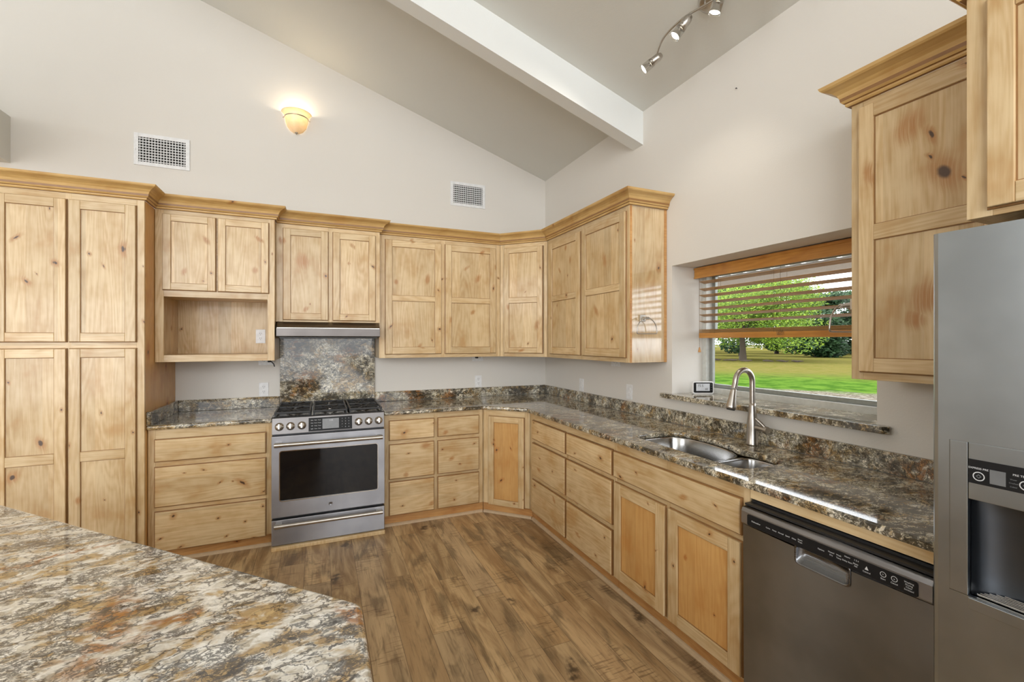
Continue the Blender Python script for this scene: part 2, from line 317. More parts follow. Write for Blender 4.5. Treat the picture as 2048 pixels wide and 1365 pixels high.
def floor_mat():
    m = NT('plank_floor'); x, y, z = m.sep(m.coord()); PW, PL = .152, 1.22
    row = m.math('FLOOR', m.math('DIVIDE', x, PW))
    w1 = m.n('ShaderNodeTexWhiteNoise', noise_dimensions='1D'); m.put(w1.inputs['W'], row)
    yy = m.math('ADD', y, m.math('MULTIPLY', w1.outputs['Value'], PL))
    cell = m.math('FLOOR', m.math('DIVIDE', yy, PL))
    w2 = m.n('ShaderNodeTexWhiteNoise', noise_dimensions='2D'); m.put(w2.inputs['Vector'], m.xyz(row, cell))
    r, g, b = m.sep(w2.outputs['Color'])
    off = m.math('MULTIPLY', w2.outputs['Value'], 91.0)
    ux = m.math('ADD', x, off); uy = m.math('ADD', yy, m.math('MULTIPLY', off, 1.7))
    # printed sub-boards in one plank
    p = m.xyz(m.math('MULTIPLY', ux, 5.5), m.math('MULTIPLY', uy, .9), off)
    fig = m.noise(p, 2.0, 5, .62, .9)
    fine = m.noise(m.xyz(m.math('MULTIPLY', ux, 90), m.math('MULTIPLY', uy, 4)), 1, 3, .65)
    saw = m.noise(m.xyz(m.math('MULTIPLY', ux, 9), m.math('MULTIPLY', uy, 85)), 1, 2, .5)
    sawm = m.mr(m.noise(m.xyz(ux, uy, 3.0), 4, 1), .52, .62)
    dk = m.noise(m.xyz(m.math('MULTIPLY', ux, 7), m.math('MULTIPLY', uy, 2.0), 7.0), 1.3, 4, .6, .6)
    vo = m.n('ShaderNodeTexVoronoi', voronoi_dimensions='2D'); kd = m.noise(m.xyz(ux, uy), 16, 3, .6)
    m.put(vo.inputs['Vector'], m.xyz(m.math('MULTIPLY_ADD', kd, .12, ux), m.math('MULTIPLY_ADD', kd, .14, m.math('MULTIPLY', uy, .6)))); vo.inputs['Scale'].default_value = 3.0
    kr, kg, kb = m.sep(vo.outputs['Color'])
    kn = m.math('MULTIPLY', m.mr(vo.outputs['Distance'], .12, .02), m.mr(kr, .38, .36))
    col = m.mix(m.mr(fig, .34, .66), srgb(150, 120, 84), srgb(204, 176, 134))
    col = m.mix(m.mr(r, .3, 1, 0, .5), col, srgb(192, 170, 138))
    col = m.mix(m.mr(g, .55, 1, 0, .4), col, srgb(186, 148, 100))
    col = m.mix(m.mr(m.math('ADD', dk, m.math('MULTIPLY', m.math('SUBTRACT', fine, .5), .22)), .50, .68, 0, .62), col, srgb(92, 78, 58))
    col = m.mix(m.mr(fine, .5, .72, 0, .45), col, srgb(104, 78, 54))
    col = m.mix(m.math('MULTIPLY', m.mr(saw, .54, .62), m.math('MULTIPLY', sawm, .5)), col, srgb(84, 58, 36))
    col = m.mix(m.math('MULTIPLY', kn, .85), col, srgb(60, 44, 32))
    fx = m.math('PINGPONG', m.math('ADD', x, 0), PW/2); fx = m.math('SUBTRACT', m.math('MULTIPLY', m.math('FRACT', m.math('DIVIDE', x, PW)), PW), 0)
    ex = m.math('MINIMUM', fx, m.math('SUBTRACT', PW, fx))
    fy = m.math('MULTIPLY', m.math('FRACT', m.math('DIVIDE', yy, PL)), PL); ey = m.math('MINIMUM', fy, m.math('SUBTRACT', PL, fy))
    e = m.math('MINIMUM', ex, ey)
    col = m.mix(m.mr(e, .0004, .0022, .65, 0), col, srgb(58, 42, 30))
    tn = m.n('ShaderNodeVectorMath', {0: col}, operation='SCALE'); m.put(tn.inputs['Scale'], m.mr(b, 0, 1, .86, 1.06))
    m.base(tn.outputs[0], .38); m.b.inputs['Specular IOR Level'].default_value = .45
    m.bump(fine, .15, .001)
    return m.m

def plaster(name, c):
    m = NT(name); v = m.coord(); a = m.noise(v, 120, 3, .6); b = m.noise(v, 2, 2)
    m.base(m.mix(m.mr(b, .3, .7), tuple(k*.985 for k in c), c), .75); m.bump(a, .25, .002); return m.m
WALL = plaster('wall_paint', srgb(221, 217, 210)); CEIL = plaster('ceiling_paint', srgb(216, 216, 210)); BEAM = plaster('beam_paint', srgb(228, 230, 228))
def steel(name, c, rough=.24, aniso=.6, vertical=False, bands=.15):
    m = NT(name); x, y, z = m.sep(m.coord()); h = m.math('ADD', x, y)
    if vertical: v = m.xyz(m.math('MULTIPLY', h, 260), m.math('MULTIPLY', z, 2))
    else: v = m.xyz(m.math('MULTIPLY', h, 2), m.math('MULTIPLY', z, 420))
    n = m.noise(v, 1, 2); s = m.noise(m.coord(), 4, 3)
    sc = m.n('ShaderNodeVectorMath', {0: tuple(c)}, operation='SCALE'); m.put(sc.inputs['Scale'], m.mr(s, .3, .7, 1-bands, 1+bands*.5))
    m.base(sc.outputs[0], m.mr(n, .3, .7, rough-.01, rough+.03), 1.0)
    m.b.inputs['Anisotropic'].default_value = aniso
    t = m.n('ShaderNodeTangent', direction_type='RADIAL', axis='Z'); m.L.new(t.outputs[0], m.b.inputs['Tangent'])
    m.b.inputs['Anisotropic Rotation'].default_value = .25   # horizontal brushing stretches highlights upright
    m.bump(n, .012, .0004); return m.m
SS = steel('stainless_brushed', srgb(158, 158, 162), .36, .8)
SSD = steel('stainless_dark_brushed', srgb(138, 137, 136), .36, .95)
SSF = steel('stainless_fridge', srgb(172, 180, 187), .30, .5)
SINK = steel('sink_steel', srgb(190, 190, 190), .22, .4)
NICK = plain('brushed_nickel', srgb(188, 183, 176), .30, 1.0)
CHR = plain('satin_chrome', srgb(214, 210, 204), .15, 1.0)
BLK = plain('black_gloss', (.012, .012, .013), .12)
BLKM = plain('black_cast_iron', (.018, .018, .019), .42)
BLKG = plain('oven_glass', (.006, .006, .007), .05)
DGREY = plain('dark_grey_plastic', srgb(58, 59, 62), .35)
CTL = plain('control_panel_black', (.012, .012, .013), .45, 0.0, **{'Specular IOR Level': .2})
LCD = plain('grey_lcd', srgb(112, 114, 116), .3)
LCDL = plain('pale_lcd', srgb(206, 210, 216), .3)
PRNT = plain('printed_legend', srgb(205, 207, 210), .5)
WHT = plain('white_plastic', srgb(232, 232, 232), .35)
WHTD = plain('outlet_slot', (.02, .02, .02), .5)
WMET = plain('white_painted_metal', srgb(230, 231, 232), .4)
DUCT_SHADE = plain('duct_shade', (.012, .011, .01), .8)
VIN = plain('vinyl_window_frame', srgb(205, 206, 200), .4)
ALU = plain('grey_aluminium_sash', srgb(150, 154, 148), .4, .3)
BLW = wood('blind_wood', True, srgb(206, 146, 66), srgb(178, 116, 48), tone=.05, board=.5, knots=False)
SLW = wood('slat_wood', True, srgb(182, 136, 66), srgb(156, 110, 46), tone=.05, board=.5, knots=False)
CORD = plain('blind_cord', srgb(120, 100, 72), .8)
KV, KH, KO = WV, WH, WO
WEND = wood('varnished_end_panel', False, LW, MW, coat=1.0, cior=2.1)
QTR = plain('shoe_molding_paint', srgb(196, 172, 140), .5)

# ------------------------------------------------------------ setting
ZE, KS, RX = 3.155, .3277, -5.6     # eave height, ceiling slope, ridge x
def zc(x): return ZE - KS*x if x >= RX else ZE - KS*RX + KS*(x - RX)
XL, YR = -9.0, -9.0
def struct(name, mb, mat, bevel=0): return tag(mb.build(name, mat, bevel=bevel), kind='structure')
struct('floor', MB().box((XL-.2, YR-.2, -.15), (0, 0, 0)), floor_mat())
zl = zc(XL)
struct('wall_back', MB().prism([(XL-.2, -.15), (.36, -.15), (.36, ZE), (0, ZE+.0), (RX, zc(RX)), (XL-.2, zl)], 0, .15, axis='y'), WALL)
# right wall with the deep window opening
WY0, WY1, WZ0, WZ1, WT = -1.860, -3.074, 1.078, 1.972, .36
mb = MB().box((0, YR-.2, -.15), (WT, 0, WZ0)).box((0, YR-.2, WZ1), (WT, 0, ZE+.02)).box((0, WY0, WZ0), (WT, 0, WZ1)).box((0, YR-.2, WZ0), (WT, WY1, WZ1))
struct('wall_right', mb, WALL)
# unseen rear and left walls, their openings added to seat the fill lamps
def gable(y0, y1, holes):
    m = MB(); (hx0, hx1, hz0, hz1) = holes
    m.prism([(XL-.2, -.15), (hx0, -.15), (hx0, min(zc(hx0), zc(hx0))), (XL-.2, zl)] if hx0 < RX else [(XL-.2, -.15), (hx0, -.15), (hx0, zc(hx0)), (RX, zc(RX)), (XL-.2, zl)], y0, y1, axis='y')
    m.prism([(hx1, -.15), (0, -.15), (0, ZE), (hx1, zc(hx1))], y0, y1, axis='y')
    m.prism([(hx0, -.15), (hx1, -.15), (hx1, hz0), (hx0, hz0)], y0, y1, axis='y')
    top = [(hx0, hz1), (hx1, hz1), (hx1, zc(hx1))] + ([(RX, zc(RX))] if hx0 < RX < hx1 else []) + [(hx0, zc(hx0))]
    m.prism(top, y0, y1, axis='y'); return m
rw = gable(YR-.15, YR, (-5.5, -1.3, 2.25, 3.45)).build('wall_rear', WALL); tag(rw, kind='structure')
boolcut(rw, [MB().box((-7.8, YR-.3, .2), (-5.8, YR+.1, 2.4)).build('cutter', WALL)])  # low opening cut for the added third fill lamp
fr = MB()
for q in range(3): x = -7.8+q; fr.box((x-.03, YR-.12, .2), (x+.03, YR-.04, 2.4))
fr.box((-7.8, YR-.12, .2), (-5.8, YR-.04, .26)).box((-7.8, YR-.12, 2.34), (-5.8, YR-.04, 2.4))
struct('added_window_4', fr, VIN)  # frame of a made-up glazed door that holds the low fill
mb = MB().box((XL-.15, YR, -.15), (XL, -5.1, zl)).box((XL-.15, -2.1, -.15), (XL, 0, zl)).box((XL-.15, -5.1, 3.5), (XL, -2.1, zl)).box((XL-.15, -5.1, -.15), (XL, -2.1, 2.2))
struct('wall_left', mb, WALL)
cpts = [(0, ZE), (RX, zc(RX)), (XL, zl), (XL, zl+.12), (RX, zc(RX)+.12), (.0, ZE+.12)]
struct('ceiling', MB().prism(cpts, YR, 0, axis='y'), CEIL)
# sloping box beam running down the vault to the right wall
BD = .245
bpts = [(0, ZE), (RX, zc(RX)), (RX, zc(RX)-BD), (0, ZE-BD)]
struct('trim_1', MB().prism(bpts, -1.565, -1.455, axis='y'), BEAM)
# stub of the header box at the far left
struct('trim_2', MB().box((-4.9, -2.4, 2.697), (-4.162, 0, 3.018)), CEIL)
for i, (a, b) in enumerate((((-5.5, YR-.12, 2.25), (-1.3, YR-.04, 3.45)),)):
    fr = MB()
    for q in range(5): x = a[0] + (b[0]-a[0])*q/4; fr.box((x-.025, a[1], a[2]), (x+.025, b[1], b[2]))
    fr.box((a[0], a[1], a[2]), (b[0], b[1], a[2]+.05)).box((a[0], a[1], b[2]-.05), (b[0], b[1], b[2]))
    struct('added_window_2', fr, VIN)  # frame of the invented high opening around the rear fill lamp
fr = MB()
for q in range(3): y = -5.1 + 3.0*q/2; fr.box((XL-.12, y-.03, 2.2), (XL-.04, y+.03, 3.5))
fr.box((XL-.12, -5.1, 2.2), (XL-.04, -2.1, 2.25)).box((XL-.12, -5.1, 3.45), (XL-.04, -2.1, 3.5))
struct('added_window_3', fr, VIN)  # unseen frame added around the left fill lamp

# kitchen window unit
def ybox(m, y0, y1, z0, z1, x0, x1, w, mi=0):
    m.box((x0, y0, z0), (x1, y1, z0+w), mi); m.box((x0, y0, z1-w), (x1, y1, z1), mi)
    m.box((x0, y0, z0+w), (x1, y0+w, z1-w), mi); m.box((x0, y1-w, z0+w), (x1, y1, z1-w), mi)
WS0 = 1.108
win = bpy.data.objects.new('window_1', None); COL.objects.link(win); win.location = (.30, (WY0+WY1)/2, WS0); tag(win, kind='structure')
yA, yB = WY1 - win.location.y, WY0 - win.location.y; hA = WZ1 - WS0
m1 = MB(); ybox(m1, yA, yB, 0, hA, -.03, .05, .036); m1.build('window_frame', VIN, win, bevel=.002)
m2 = MB(); ybox(m2, yA+.038, yB-.038, .038, hA*.5, .0, .025, .024); ybox(m2, yA+.038, yB-.038, hA*.5-.024, hA-.038, .026, .05, .024); m2.build('window_sash', ALU, win, bevel=.002)
g = NT('window_glass'); g.base((1, 1, 1), .0); g.b.inputs['Transmission Weight'].default_value = 1; g.b.inputs['IOR'].default_value = 1.01
MB().box((.011, yA+.06, .06), (.014, yB-.06, hA*.5-.02)).build('window_pane', g.m, win)
MB().box((.037, yA+.06, hA*.5), (.040, yB-.06, hA-.06)).build('window_pane', g.m, win)
# granite sill
sp = [(0.268, WY0-.002), (0.268, WY1+.002), (0, WY1+.002), (-.002, WY1+.002), (-.002, -3.118), (-.03, -3.135), (-.052, -3.118), (-.052, -1.80), (-.03, -1.785), (-.002, -1.80), (-.002, WY0-.002)]
sill = MB().prism(sp[::-1], 1.0785, 1.108).build('window_sill', GRAN, bevel=.013, seg=4)
tag(sill, 'long speckled granite sill under the kitchen window', 'window sill')

# ------------------------------------------------------------ cabinetry
FT = .019   # frame thickness; local frame: x right, y into the wall, z up, frame front at y=0
def door(par, x0, x1, z0, z1, mid=None, sw=.057, panel=None, dt=.020, label=None, rb=None, name='door'):
    m = MB(); yf = -dt; panel = panel or KV
    lip = .0045
    m.slab(x0, x1, z0, z1, -.0005, yf+.0135, .003, 2)                       # glazed outer lip
    X0, X1, Z0, Z1 = x0+lip, x1-lip, z0+lip, z1-lip
    def bar(a, b, c, d, mi): m.slab(a, b, c, d, yf+.012, yf, .0025, mi)
    bar(X0, x0+sw, Z0, Z1, 0); bar(x1-sw, X1, Z0, Z1, 0)
    bar(x0+sw, x1-sw, Z1-(sw-lip), Z1, 1); bar(x0+sw, x1-sw, Z0, Z0+(rb or sw)-lip, 1)
    zb = [(z0+(rb or sw), z1-sw)]
    if mid: bar(x0+sw, x1-sw, mid[0], mid[1], 1); zb = [(z0+(rb or sw), mid[0]), (mid[1], z1-sw)]
    o = m.build(name, [KV, KH, GLZ], par)
    if label: o['label'] = label
    for a, b in zb:
        p = MB(); p.box((x0+sw, yf+.0085, a), (x1-sw, yf+.0125, b), 0)
        w = .0028                                                          # glaze line around the panel
        for q in ((x0+sw, a, x0+sw+w, b), (x1-sw-w, a, x1-sw, b), (x0+sw+w, a, x1-sw-w, a+w), (x0+sw+w, b-w, x1-sw-w, b)):
            p.box((q[0], yf+.0065, q[1]), (q[2], yf+.0085, q[3]), 1)
        p.build('door_panel', [panel, GLZ], o)
    return o
def drawer(par, x0, x1, z0, z1, name='drawer'):
    m = MB(); m.slab(x0, x1, z0, z1, -.0005, -.014, .003, 1); m.slab(x0+.005, x1-.005, z0+.005, z1-.005, -.013, -.020, .004, 0)
    return m.build(name, [KH, GLZ], par)
def frame(par, w, z0, z1, stiles, rails, name='face_frame'):
    # stiles: list of (x0,x1); rails: list of (x0,x1,z0,z1)
    m = MB()
    for a, b in stiles: m.box((a, 0, z0), (b, FT, z1), 0)
    for a, b, c, d in rails: m.box((a, .0004, c), (b, FT, d), 1)
    return m.build(name, [KV, KH], par, bevel=.0012)
def carcass(par, w, d, z0, z1, t=.016, top=True, mat=WV, name='carcass', back=True, floor_z=None):
    m = MB(); y0 = FT+.0002
    m.box((0, y0, z0), (t, d, z1)).box((w-t, y0, z0), (w, d, z1)).box((t, y0, floor_z or z0), (w-t, d, (floor_z or z0)+t))
    if top: m.box((t, y0, z1-t), (w-t, d, z1))
    if back: m.box((t, d-.008, z0), (w-t, d, z1))
    return m.build(name, mat, par, bevel=.001)
# crown profile (out, up)
CP = [(0, 0), (.011, .001), (.015, .006), (.015, .013), (.020, .016), (.023, .020), (.026, .024), (.028, .036), (.034, .050), (.045, .062), (.060, .071), (.068, .074), (.074, .080), (.078, .090), (.0, .090)]
def crown(par, path, z, name='crown_moulding', ends=(None, None), outs=None):
    # path: 2D points of the face line, outward side to the right of travel; world coords -> local of par
    P = [Vector(p) for p in path]; nrm = []
    for i in range(len(P)-1): d = (P[i+1]-P[i]).normalized(); nrm.append(Vector((d.y, -d.x)))
    mit = []
    for i in range(len(P)):
        if i == 0: a = ends[0] or nrm[0]
        elif i == len(P)-1: a = ends[1] or nrm[-1]
        else:
            s = nrm[i-1]+nrm[i]; a = s/(1+nrm[i-1].dot(nrm[i]))
        mit.append(Vector(a))
    m = MB(); n = len(CP); vs = []
    for p, a in zip(P, mit): vs += [(p.x+a.x*o, p.y+a.y*o, z+h) for o, h in CP]
    fs = []; ms = []
    for i in range(len(P)-1):
        for k in range(n): j = (k+1) % n; m.add([vs[i*n+k], vs[(i+1)*n+k], vs[(i+1)*n+j], vs[i*n+j]], [(0, 3, 2, 1)], 1 if k in (0, 3, 6) else 0)
    m.add(vs[:n], [tuple(range(n))], 0); m.add(vs[-n:], [tuple(range(n))[::-1]], 0)
    o = m.build(name, [WC, GLZ], par)
    if par:
        bpy.context.view_layer.update(); o.data.transform(par.matrix_world.inverted())
    bm = bmesh.new(); bm.from_mesh(o.data); bmesh.ops.remove_doubles(bm, verts=bm.verts, dist=1e-5); bmesh.ops.recalc_face_normals(bm, faces=bm.faces); bm.to_mesh(o.data); bm.free()
    return o
G = .0015      # hairline between neighbours
ZU, ZT = 1.319, 2.362      # wall cabinets: bottom, crown base
YM, YH, YU, YP = -.476, -.38, -.312, -.664
# --- pantry
kset('pantry')
w = .746 - G
t = thing('pantry_cabinet', 'tall full-height pantry cabinet with four knotty doors at the left end', 'cabinet', (-3.966, YP, 0))
carcass(t, w, .662, .09, ZT, t=.018, mat=WO, name='side_panel')
frame(t, w, .09, ZT, [(0, .04), (.36, .388), (.704, w)], [(.04, .704, 2.325, ZT), (.04, .704, 1.415, 1.46), (.04, .704, .09, .115)])
door(t, .040, .3705, 1.455, 2.325, sw=.057); door(t, .3775, .708, 1.455, 2.325)
door(t, .040, .3705, .10, 1.420, mid=(.728, .786)); door(t, .3775, .708, .10, 1.420, mid=(.728, .786))
MB().box((0, .03, 0), (w, .05, .0895)).build('toe_kick', WK, t)
crown(t, [(-3.966, YP), (-3.2205, YP), (-3.2205, YM-.012)], ZT)
# --- open-shelf cabinet
kset('niche')
X0 = -3.219; w = .721-G
t = thing('wall_cabinet', 'wall cabinet with two small doors above an empty open niche', 'cabinet', (X0, YM, 0))
m = MB(); ZN = 1.768; y0 = FT+.0002; D = .474
m.box((0, y0, ZU), (.016, D, ZT)).box((w-.016, y0, ZU), (w, D, ZT)).box((.016, y0, ZT-.016), (w-.016, D, ZT))
m.box((.016, y0, ZU+.03), (w-.016, D, ZU+.046)).box((.016, y0, ZN+.01), (w-.016, D, ZN+.026)).box((.016, D-.008, ZU), (w-.016, D, ZT))
m.build('carcass', KV, t, bevel=.001)
frame(t, w, ZU, ZT, [(0, .048), (.673, w)], [(.048, .673, ZU, 1.367), (.048, .673, ZN, 1.822), (.048, .673, 2.325, ZT), (.345, .372, 1.822, 2.325)])
door(t, .042, .355, 1.811, 2.335, sw=.05); door(t, .362, .685, 1.811, 2.335, sw=.05)
crown(t, [(-3.2188+.0, YM), (-2.4995, YM), (-2.4995, YH-.012)], ZT)
# --- cabinet over the hood
kset('hood')
X0 = -2.498; w = .764-G; ZB = 1.612
t = thing('wall_cabinet', 'shorter two-door wall cabinet directly above the range hood', 'cabinet', (X0, YH, 0))
carcass(t, w, .378, ZB, ZT)
frame(t, w, ZB, ZT, [(0, .05), (.366, .402), (.724, w)], [(.05, .724, ZB, 1.64), (.05, .724, 2.32, ZT)])
door(t, .046, .370, 1.624, 2.331, sw=.054); door(t, .399, .730, 1.624, 2.331, sw=.054)
crown(t, [(-2.4978, YH), (-1.7353, YH), (-1.7353, YH+.0015)], ZT)
# --- two-door right of the hood
kset('mid')
X0 = -1.7335; w = X0; XD, YD = -.637, -.642
w = XD - X0 - G
t = thing('wall_cabinet', 'two-door wall cabinet on the back wall between range hood and corner', 'cabinet', (X0, YU, 0))
carcass(t, w, .31, ZU, ZT)
frame(t, w, ZU, ZT, [(0, .05), (.530, .568), (1.045, w)], [(.05, 1.045, ZU, 1.355), (.05, 1.045, 2.32, ZT)])
door(t, .047, .534, 1.349, 2.327, mid=(1.806, 1.853), sw=.06); door(t, .564, 1.051, 1.349, 2.327, mid=(1.806, 1.853), sw=.06)
a = math.tan(R(22.5))
crown(t, [(X0+.002, YU), (XD-.0008, YU)], ZT, ends=(None, Vector((-a, -1))))
# --- diagonal corner wall cabinet
kset('diag')
L = math.hypot(.325, .33)
t = thing('corner_wall_cabinet', 'narrow diagonal corner wall cabinet with one two-panel door', 'cabinet', (XD, YU, 0), -math.atan2(.33, .325))
frame(t, L, ZU, ZT, [(.001, .045), (.433, L-.001)], [(.045, .433, ZU, 1.355), (.045, .433, 2.32, ZT)])
door(t, .043, .425, 1.350, 2.327, mid=(1.814, 1.864), sw=.052)
m = MB().prism([(XD, -.29), (XD, -.002), (-.002, -.002), (-.002, YD), (-.29, YD), (-.305, YD+.01), (XD+.01, -.302)], ZU, ZT)
o = m.build('carcass', WV, t); bpy.context.view_layer.update(); o.data.transform(t.matrix_world.inverted())
crown(t, [(XD, YU), (-.312, YD)], ZT, ends=(Vector((-a, -1)), Vector((-1, -a))))
# --- right-wall pair
kset('right')
YE = -1.808; w = YD - YE - G
t = thing('wall_cabinet', 'two-door wall cabinet on the right wall, end panel facing the window', 'cabinet', (-.312, YD-G, 0), R(-90))
carcass(t, w, .31, ZU, ZT, name='end_panel', mat=WEND)
frame(t, w, ZU, ZT, [(0, .05), (.566, .604), (1.128, w)], [(.05, 1.128, ZU, 1.355), (.05, 1.128, 2.32, ZT)])
door(t, .058, .574, 1.349, 2.323, mid=(1.806, 1.853), sw=.06); door(t, .596, 1.139, 1.349, 2.330, mid=(1.806, 1.853), sw=.06)
MB().box((w, .003, ZU), (w+.004, .018, ZT)).box((w, .29, ZU), (w+.004, .31, ZT)).build('end_trim', WK, t)
crown(t, [(-.312, YD-G), (-.312, YE-.004), (-.002, YE-.004)], ZT, ends=(Vector((-1, -a)), None))
# --- right of the window
kset('W')
t = thing('wall_cabinet', 'wall cabinet right of the window, large knot in its upper door panel', 'cabinet', (-.312, -3.152, 0), R(-90))
w = .444
carcass(t, w, .31, ZU, ZT)
frame(t, w, ZU, ZT, [(0, .04), (.404, w)], [(.04, .404, ZU, 1.355), (.04, .404, 2.32, ZT)])
door(t, .030, .434, 1.346, 2.34, mid=(1.834, 1.890), sw=.054)
crown(t, [(-.002, -3.152), (-.312, -3.152), (-.312, -3.596)], ZT)
# --- over the fridge
KV, KH = WV, WH
t = thing('wall_cabinet', 'deep cabinet over the refrigerator, cut by the right edge of the photo', 'cabinet', (-.62, -3.606, 0), R(-90))
w = .93; ZF = 1.782
carcass(t, w, .618, ZF, ZT)
frame(t, w, ZF, ZT, [(0, .05), (.446, .484), (.88, w)], [(.05, .88, ZF, 1.82), (.05, .88, 2.32, ZT)])
door(t, .041, .452, 1.797, 2.335, sw=.055); door(t, .478, .889, 1.797, 2.335, sw=.055)
crown(t, [(-.378, -3.606), (-.62, -3.606), (-.62, -4.536)], ZT)

# --- base cabinets
ZB0, ZC = .09, .8845
FY = -.612
def base_box(t, w, d, left=True, right=True):
    m = MB(); y0 = FT+.0002; tk = .016
    m.box((0, y0, ZB0), (tk, d, ZC)).box((w-tk, y0, ZB0), (w, d, ZC)).box((tk, y0, ZB0), (w-tk, d, ZB0+tk)).box((tk, d-.008, ZB0+tk), (w-tk, d, ZC))
    m.build('carcass', WV, t, bevel=.001)
def kick(t, w, y=.03, x0=0.0, el=0, er=0):
    # el, er: 1 where the plinth runs on into the diagonal corner
    MB().box((x0-.012*el, y, 0), (w+.012*er, y+.016, ZB0-.0005)).build('toe_kick', WK, t)
    pts = [(y-.0005, .0), (y-.0005, .02), (y-.008, .018), (y-.014, .012), (y-.017, 0)]
    MB().prism(pts, x0-.005*el, w+.005*er, axis='x').build('shoe_moulding', QTR, t)
w = .716
kset('dl')
t = thing('base_cabinet', 'base cabinet of three wide knotty drawers left of the range', 'cabinet', (-3.219, FY, 0))
base_box(t, w, .61)
frame(t, w, ZB0, ZC, [(0, .04), (.676, w)], [(.04, .676, .82, ZC), (.04, .676, .638, .675), (.04, .676, .345, .376), (.04, .676, ZB0, .10)])
for a_, b_ in ((.671, .820), (.374, .640), (.082, .348)): drawer(t, .036, .680, a_, b_)
kick(t, w)
w = .820-G
kset('dm')
t = thing('base_cabinet', 'base cabinet with six drawers in two columns right of the range', 'cabinet', (-1.7335, FY, 0))
base_box(t, w, .61)
frame(t, w, ZB0, ZC, [(0, .045), (.394, .426), (.78, w)], [(.045, .78, .835, ZC), (.045, .78, .650, .685), (.045, .78, .352, .38), (.045, .78, ZB0, .10)])
for xa, xb in ((.039, .398), (.425, .782)):
    for a_, b_ in ((.681, .839), (.377, .652), (.093, .357)): drawer(t, xa, xb, a_, b_)
kick(t, w, er=1)
kset('db')
t = thing('corner_base_cabinet', 'diagonal corner base cabinet with one narrow amber-panelled door', 'cabinet', (-.912, FY, 0), R(-45)); L = .424
frame(t, L, ZB0, ZC, [(.001, .05), (.378, L-.001)], [(.05, .378, .83, ZC), (.05, .378, ZB0, .10)])
door(t, .054, .380, .083, .833, sw=.052, panel=KO)
m = MB(); pl = [(-.910, -.59), (-.910, -.002), (-.002, -.002), (-.002, -.910), (-.59, -.910), (-.60, -.904), (-.904, -.60)]
m.prism(pl, ZB0, ZC-.001)
o = m.build('carcass', WV, t); bpy.context.view_layer.update(); o.data.transform(t.matrix_world.inverted())
kick(t, L, el=1, er=1)
w = 1.146-G
kset('dr')
t = thing('base_cabinet', 'right-wall base cabinet with six drawers beside the corner', 'cabinet', (FY, -.914, 0), R(-90))
base_box(t, w, .61)
frame(t, w, ZB0, ZC, [(0, .06), (.592, .616), (1.136, w)], [(.06, 1.136, .83, ZC), (.06, 1.136, .650, .680), (.06, 1.136, .355, .39), (.06, 1.136, ZB0, .10)])
for xa, xb in ((.064, .592), (.612, 1.135)):
    for a_, b_ in ((.678, .829), (.390, .650), (.094, .359)): drawer(t, xa, xb, a_, b_)
kick(t, w, el=1)
w = .893-G
kset('sk')
t = thing('sink_base_cabinet', 'sink base cabinet with wide false drawer over two amber-panelled doors', 'cabinet', (FY, -2.060, 0), R(-90))
base_box(t, w, .61)
frame(t, w, ZB0, ZC, [(0, .02), (.424, .452), (.862, w)], [(.02, .862, .826, ZC), (.02, .862, .648, .68), (.02, .862, ZB0, .11)])
drawer(t, .006, .863, .677, .829, 'false_drawer_front')
door(t, .010, .427, .100, .652, sw=.064, panel=KO); door(t, .450, .864, .100, .652, sw=.064, panel=KO)
kick(t, w)
# wooden rail and end panel around the dishwasher
t = thing('dishwasher_surround', 'plain wood rail and end panel framing the dishwasher top', 'trim', (FY, -2.9535, 0), R(-90))
MB().box((0, 0, .838), (.625, .019, ZC)).build('top_rail', WR, t, bevel=.001)
MB().box((.608, .0, 0), (.625, .600, .8375)).build('end_panel', WS, t, bevel=.001)

# ------------------------------------------------------------ worktops
ZK = .914
CF = -.648
def flatpoly(pts, z0, z1, name, mat=GRAN, bev=.012):
    return MB().prism(pts, z0, z1).build(name, mat, bevel=bev, seg=3)
ct = MB().prism([(-1.7345, -.0225), (-1.7345, CF), (-.927, CF), (CF, -.927), (CF, -3.597), (-.0225, -3.597), (-.0225, -.0225)], ZC, ZK).build('worktop', GRAN)
bowlL = [(-.520, -2.15), (-.495, -2.115), (-.40, -2.098), (-.26, -2.10), (-.205, -2.13), (-.178, -2.20), (-.175, -2.34), (-.19, -2.46), (-.215, -2.53), (-.245, -2.585), (-.235, -2.64), (-.228, -2.70), (-.235, -2.79), (-.255, -2.83), (-.30, -2.845), (-.46, -2.845), (-.505, -2.835), (-.524, -2.80)]
def smoothpoly(p, it=2):
    for _ in range(it):
        q = []
        for i in range(len(p)):
            a, b = p[i], p[(i+1) % len(p)]
            q += [(a[0]*.75+b[0]*.25, a[1]*.75+b[1]*.25), (a[0]*.25+b[0]*.75, a[1]*.25+b[1]*.75)]
        p = q
    return p
cut = MB().prism(smoothpoly(bowlL), ZC-.05, ZK+.05).build('cutter', GRAN)
boolcut(ct, [cut])
bv = ct.modifiers.new('bevel', 'BEVEL'); bv.width = .012; bv.segments = 4; bv.limit_method = 'ANGLE'; bv.angle_limit = R(60)
tag(ct, 'L-shaped polished speckled granite worktop with the sink cutout', 'worktop')
o = flatpoly([(-3.2185, -.0225), (-3.2185, CF-.0), (-2.502, CF), (-2.502, -.0225)], ZC, ZK, 'worktop')
tag(o, 'short granite worktop left of the range', 'worktop')
BS = 1.003
m = MB().box((-1.7345, -.022, ZK+.0004), (-.0225, -.001, BS), ch=.003).box((-.022, -3.597, ZK+.0004), (-.001, -.001, BS), ch=.003)
tag(m.build('backsplash', GRAN), 'low granite upstand along the L-shaped worktop', 'backsplash')
m = MB().box((-3.1965, -.022, ZK+.0004), (-2.502, -.001, BS), ch=.003).box((-3.2185, -.640, ZK+.0004), (-3.197, -.001, BS), ch=.003)
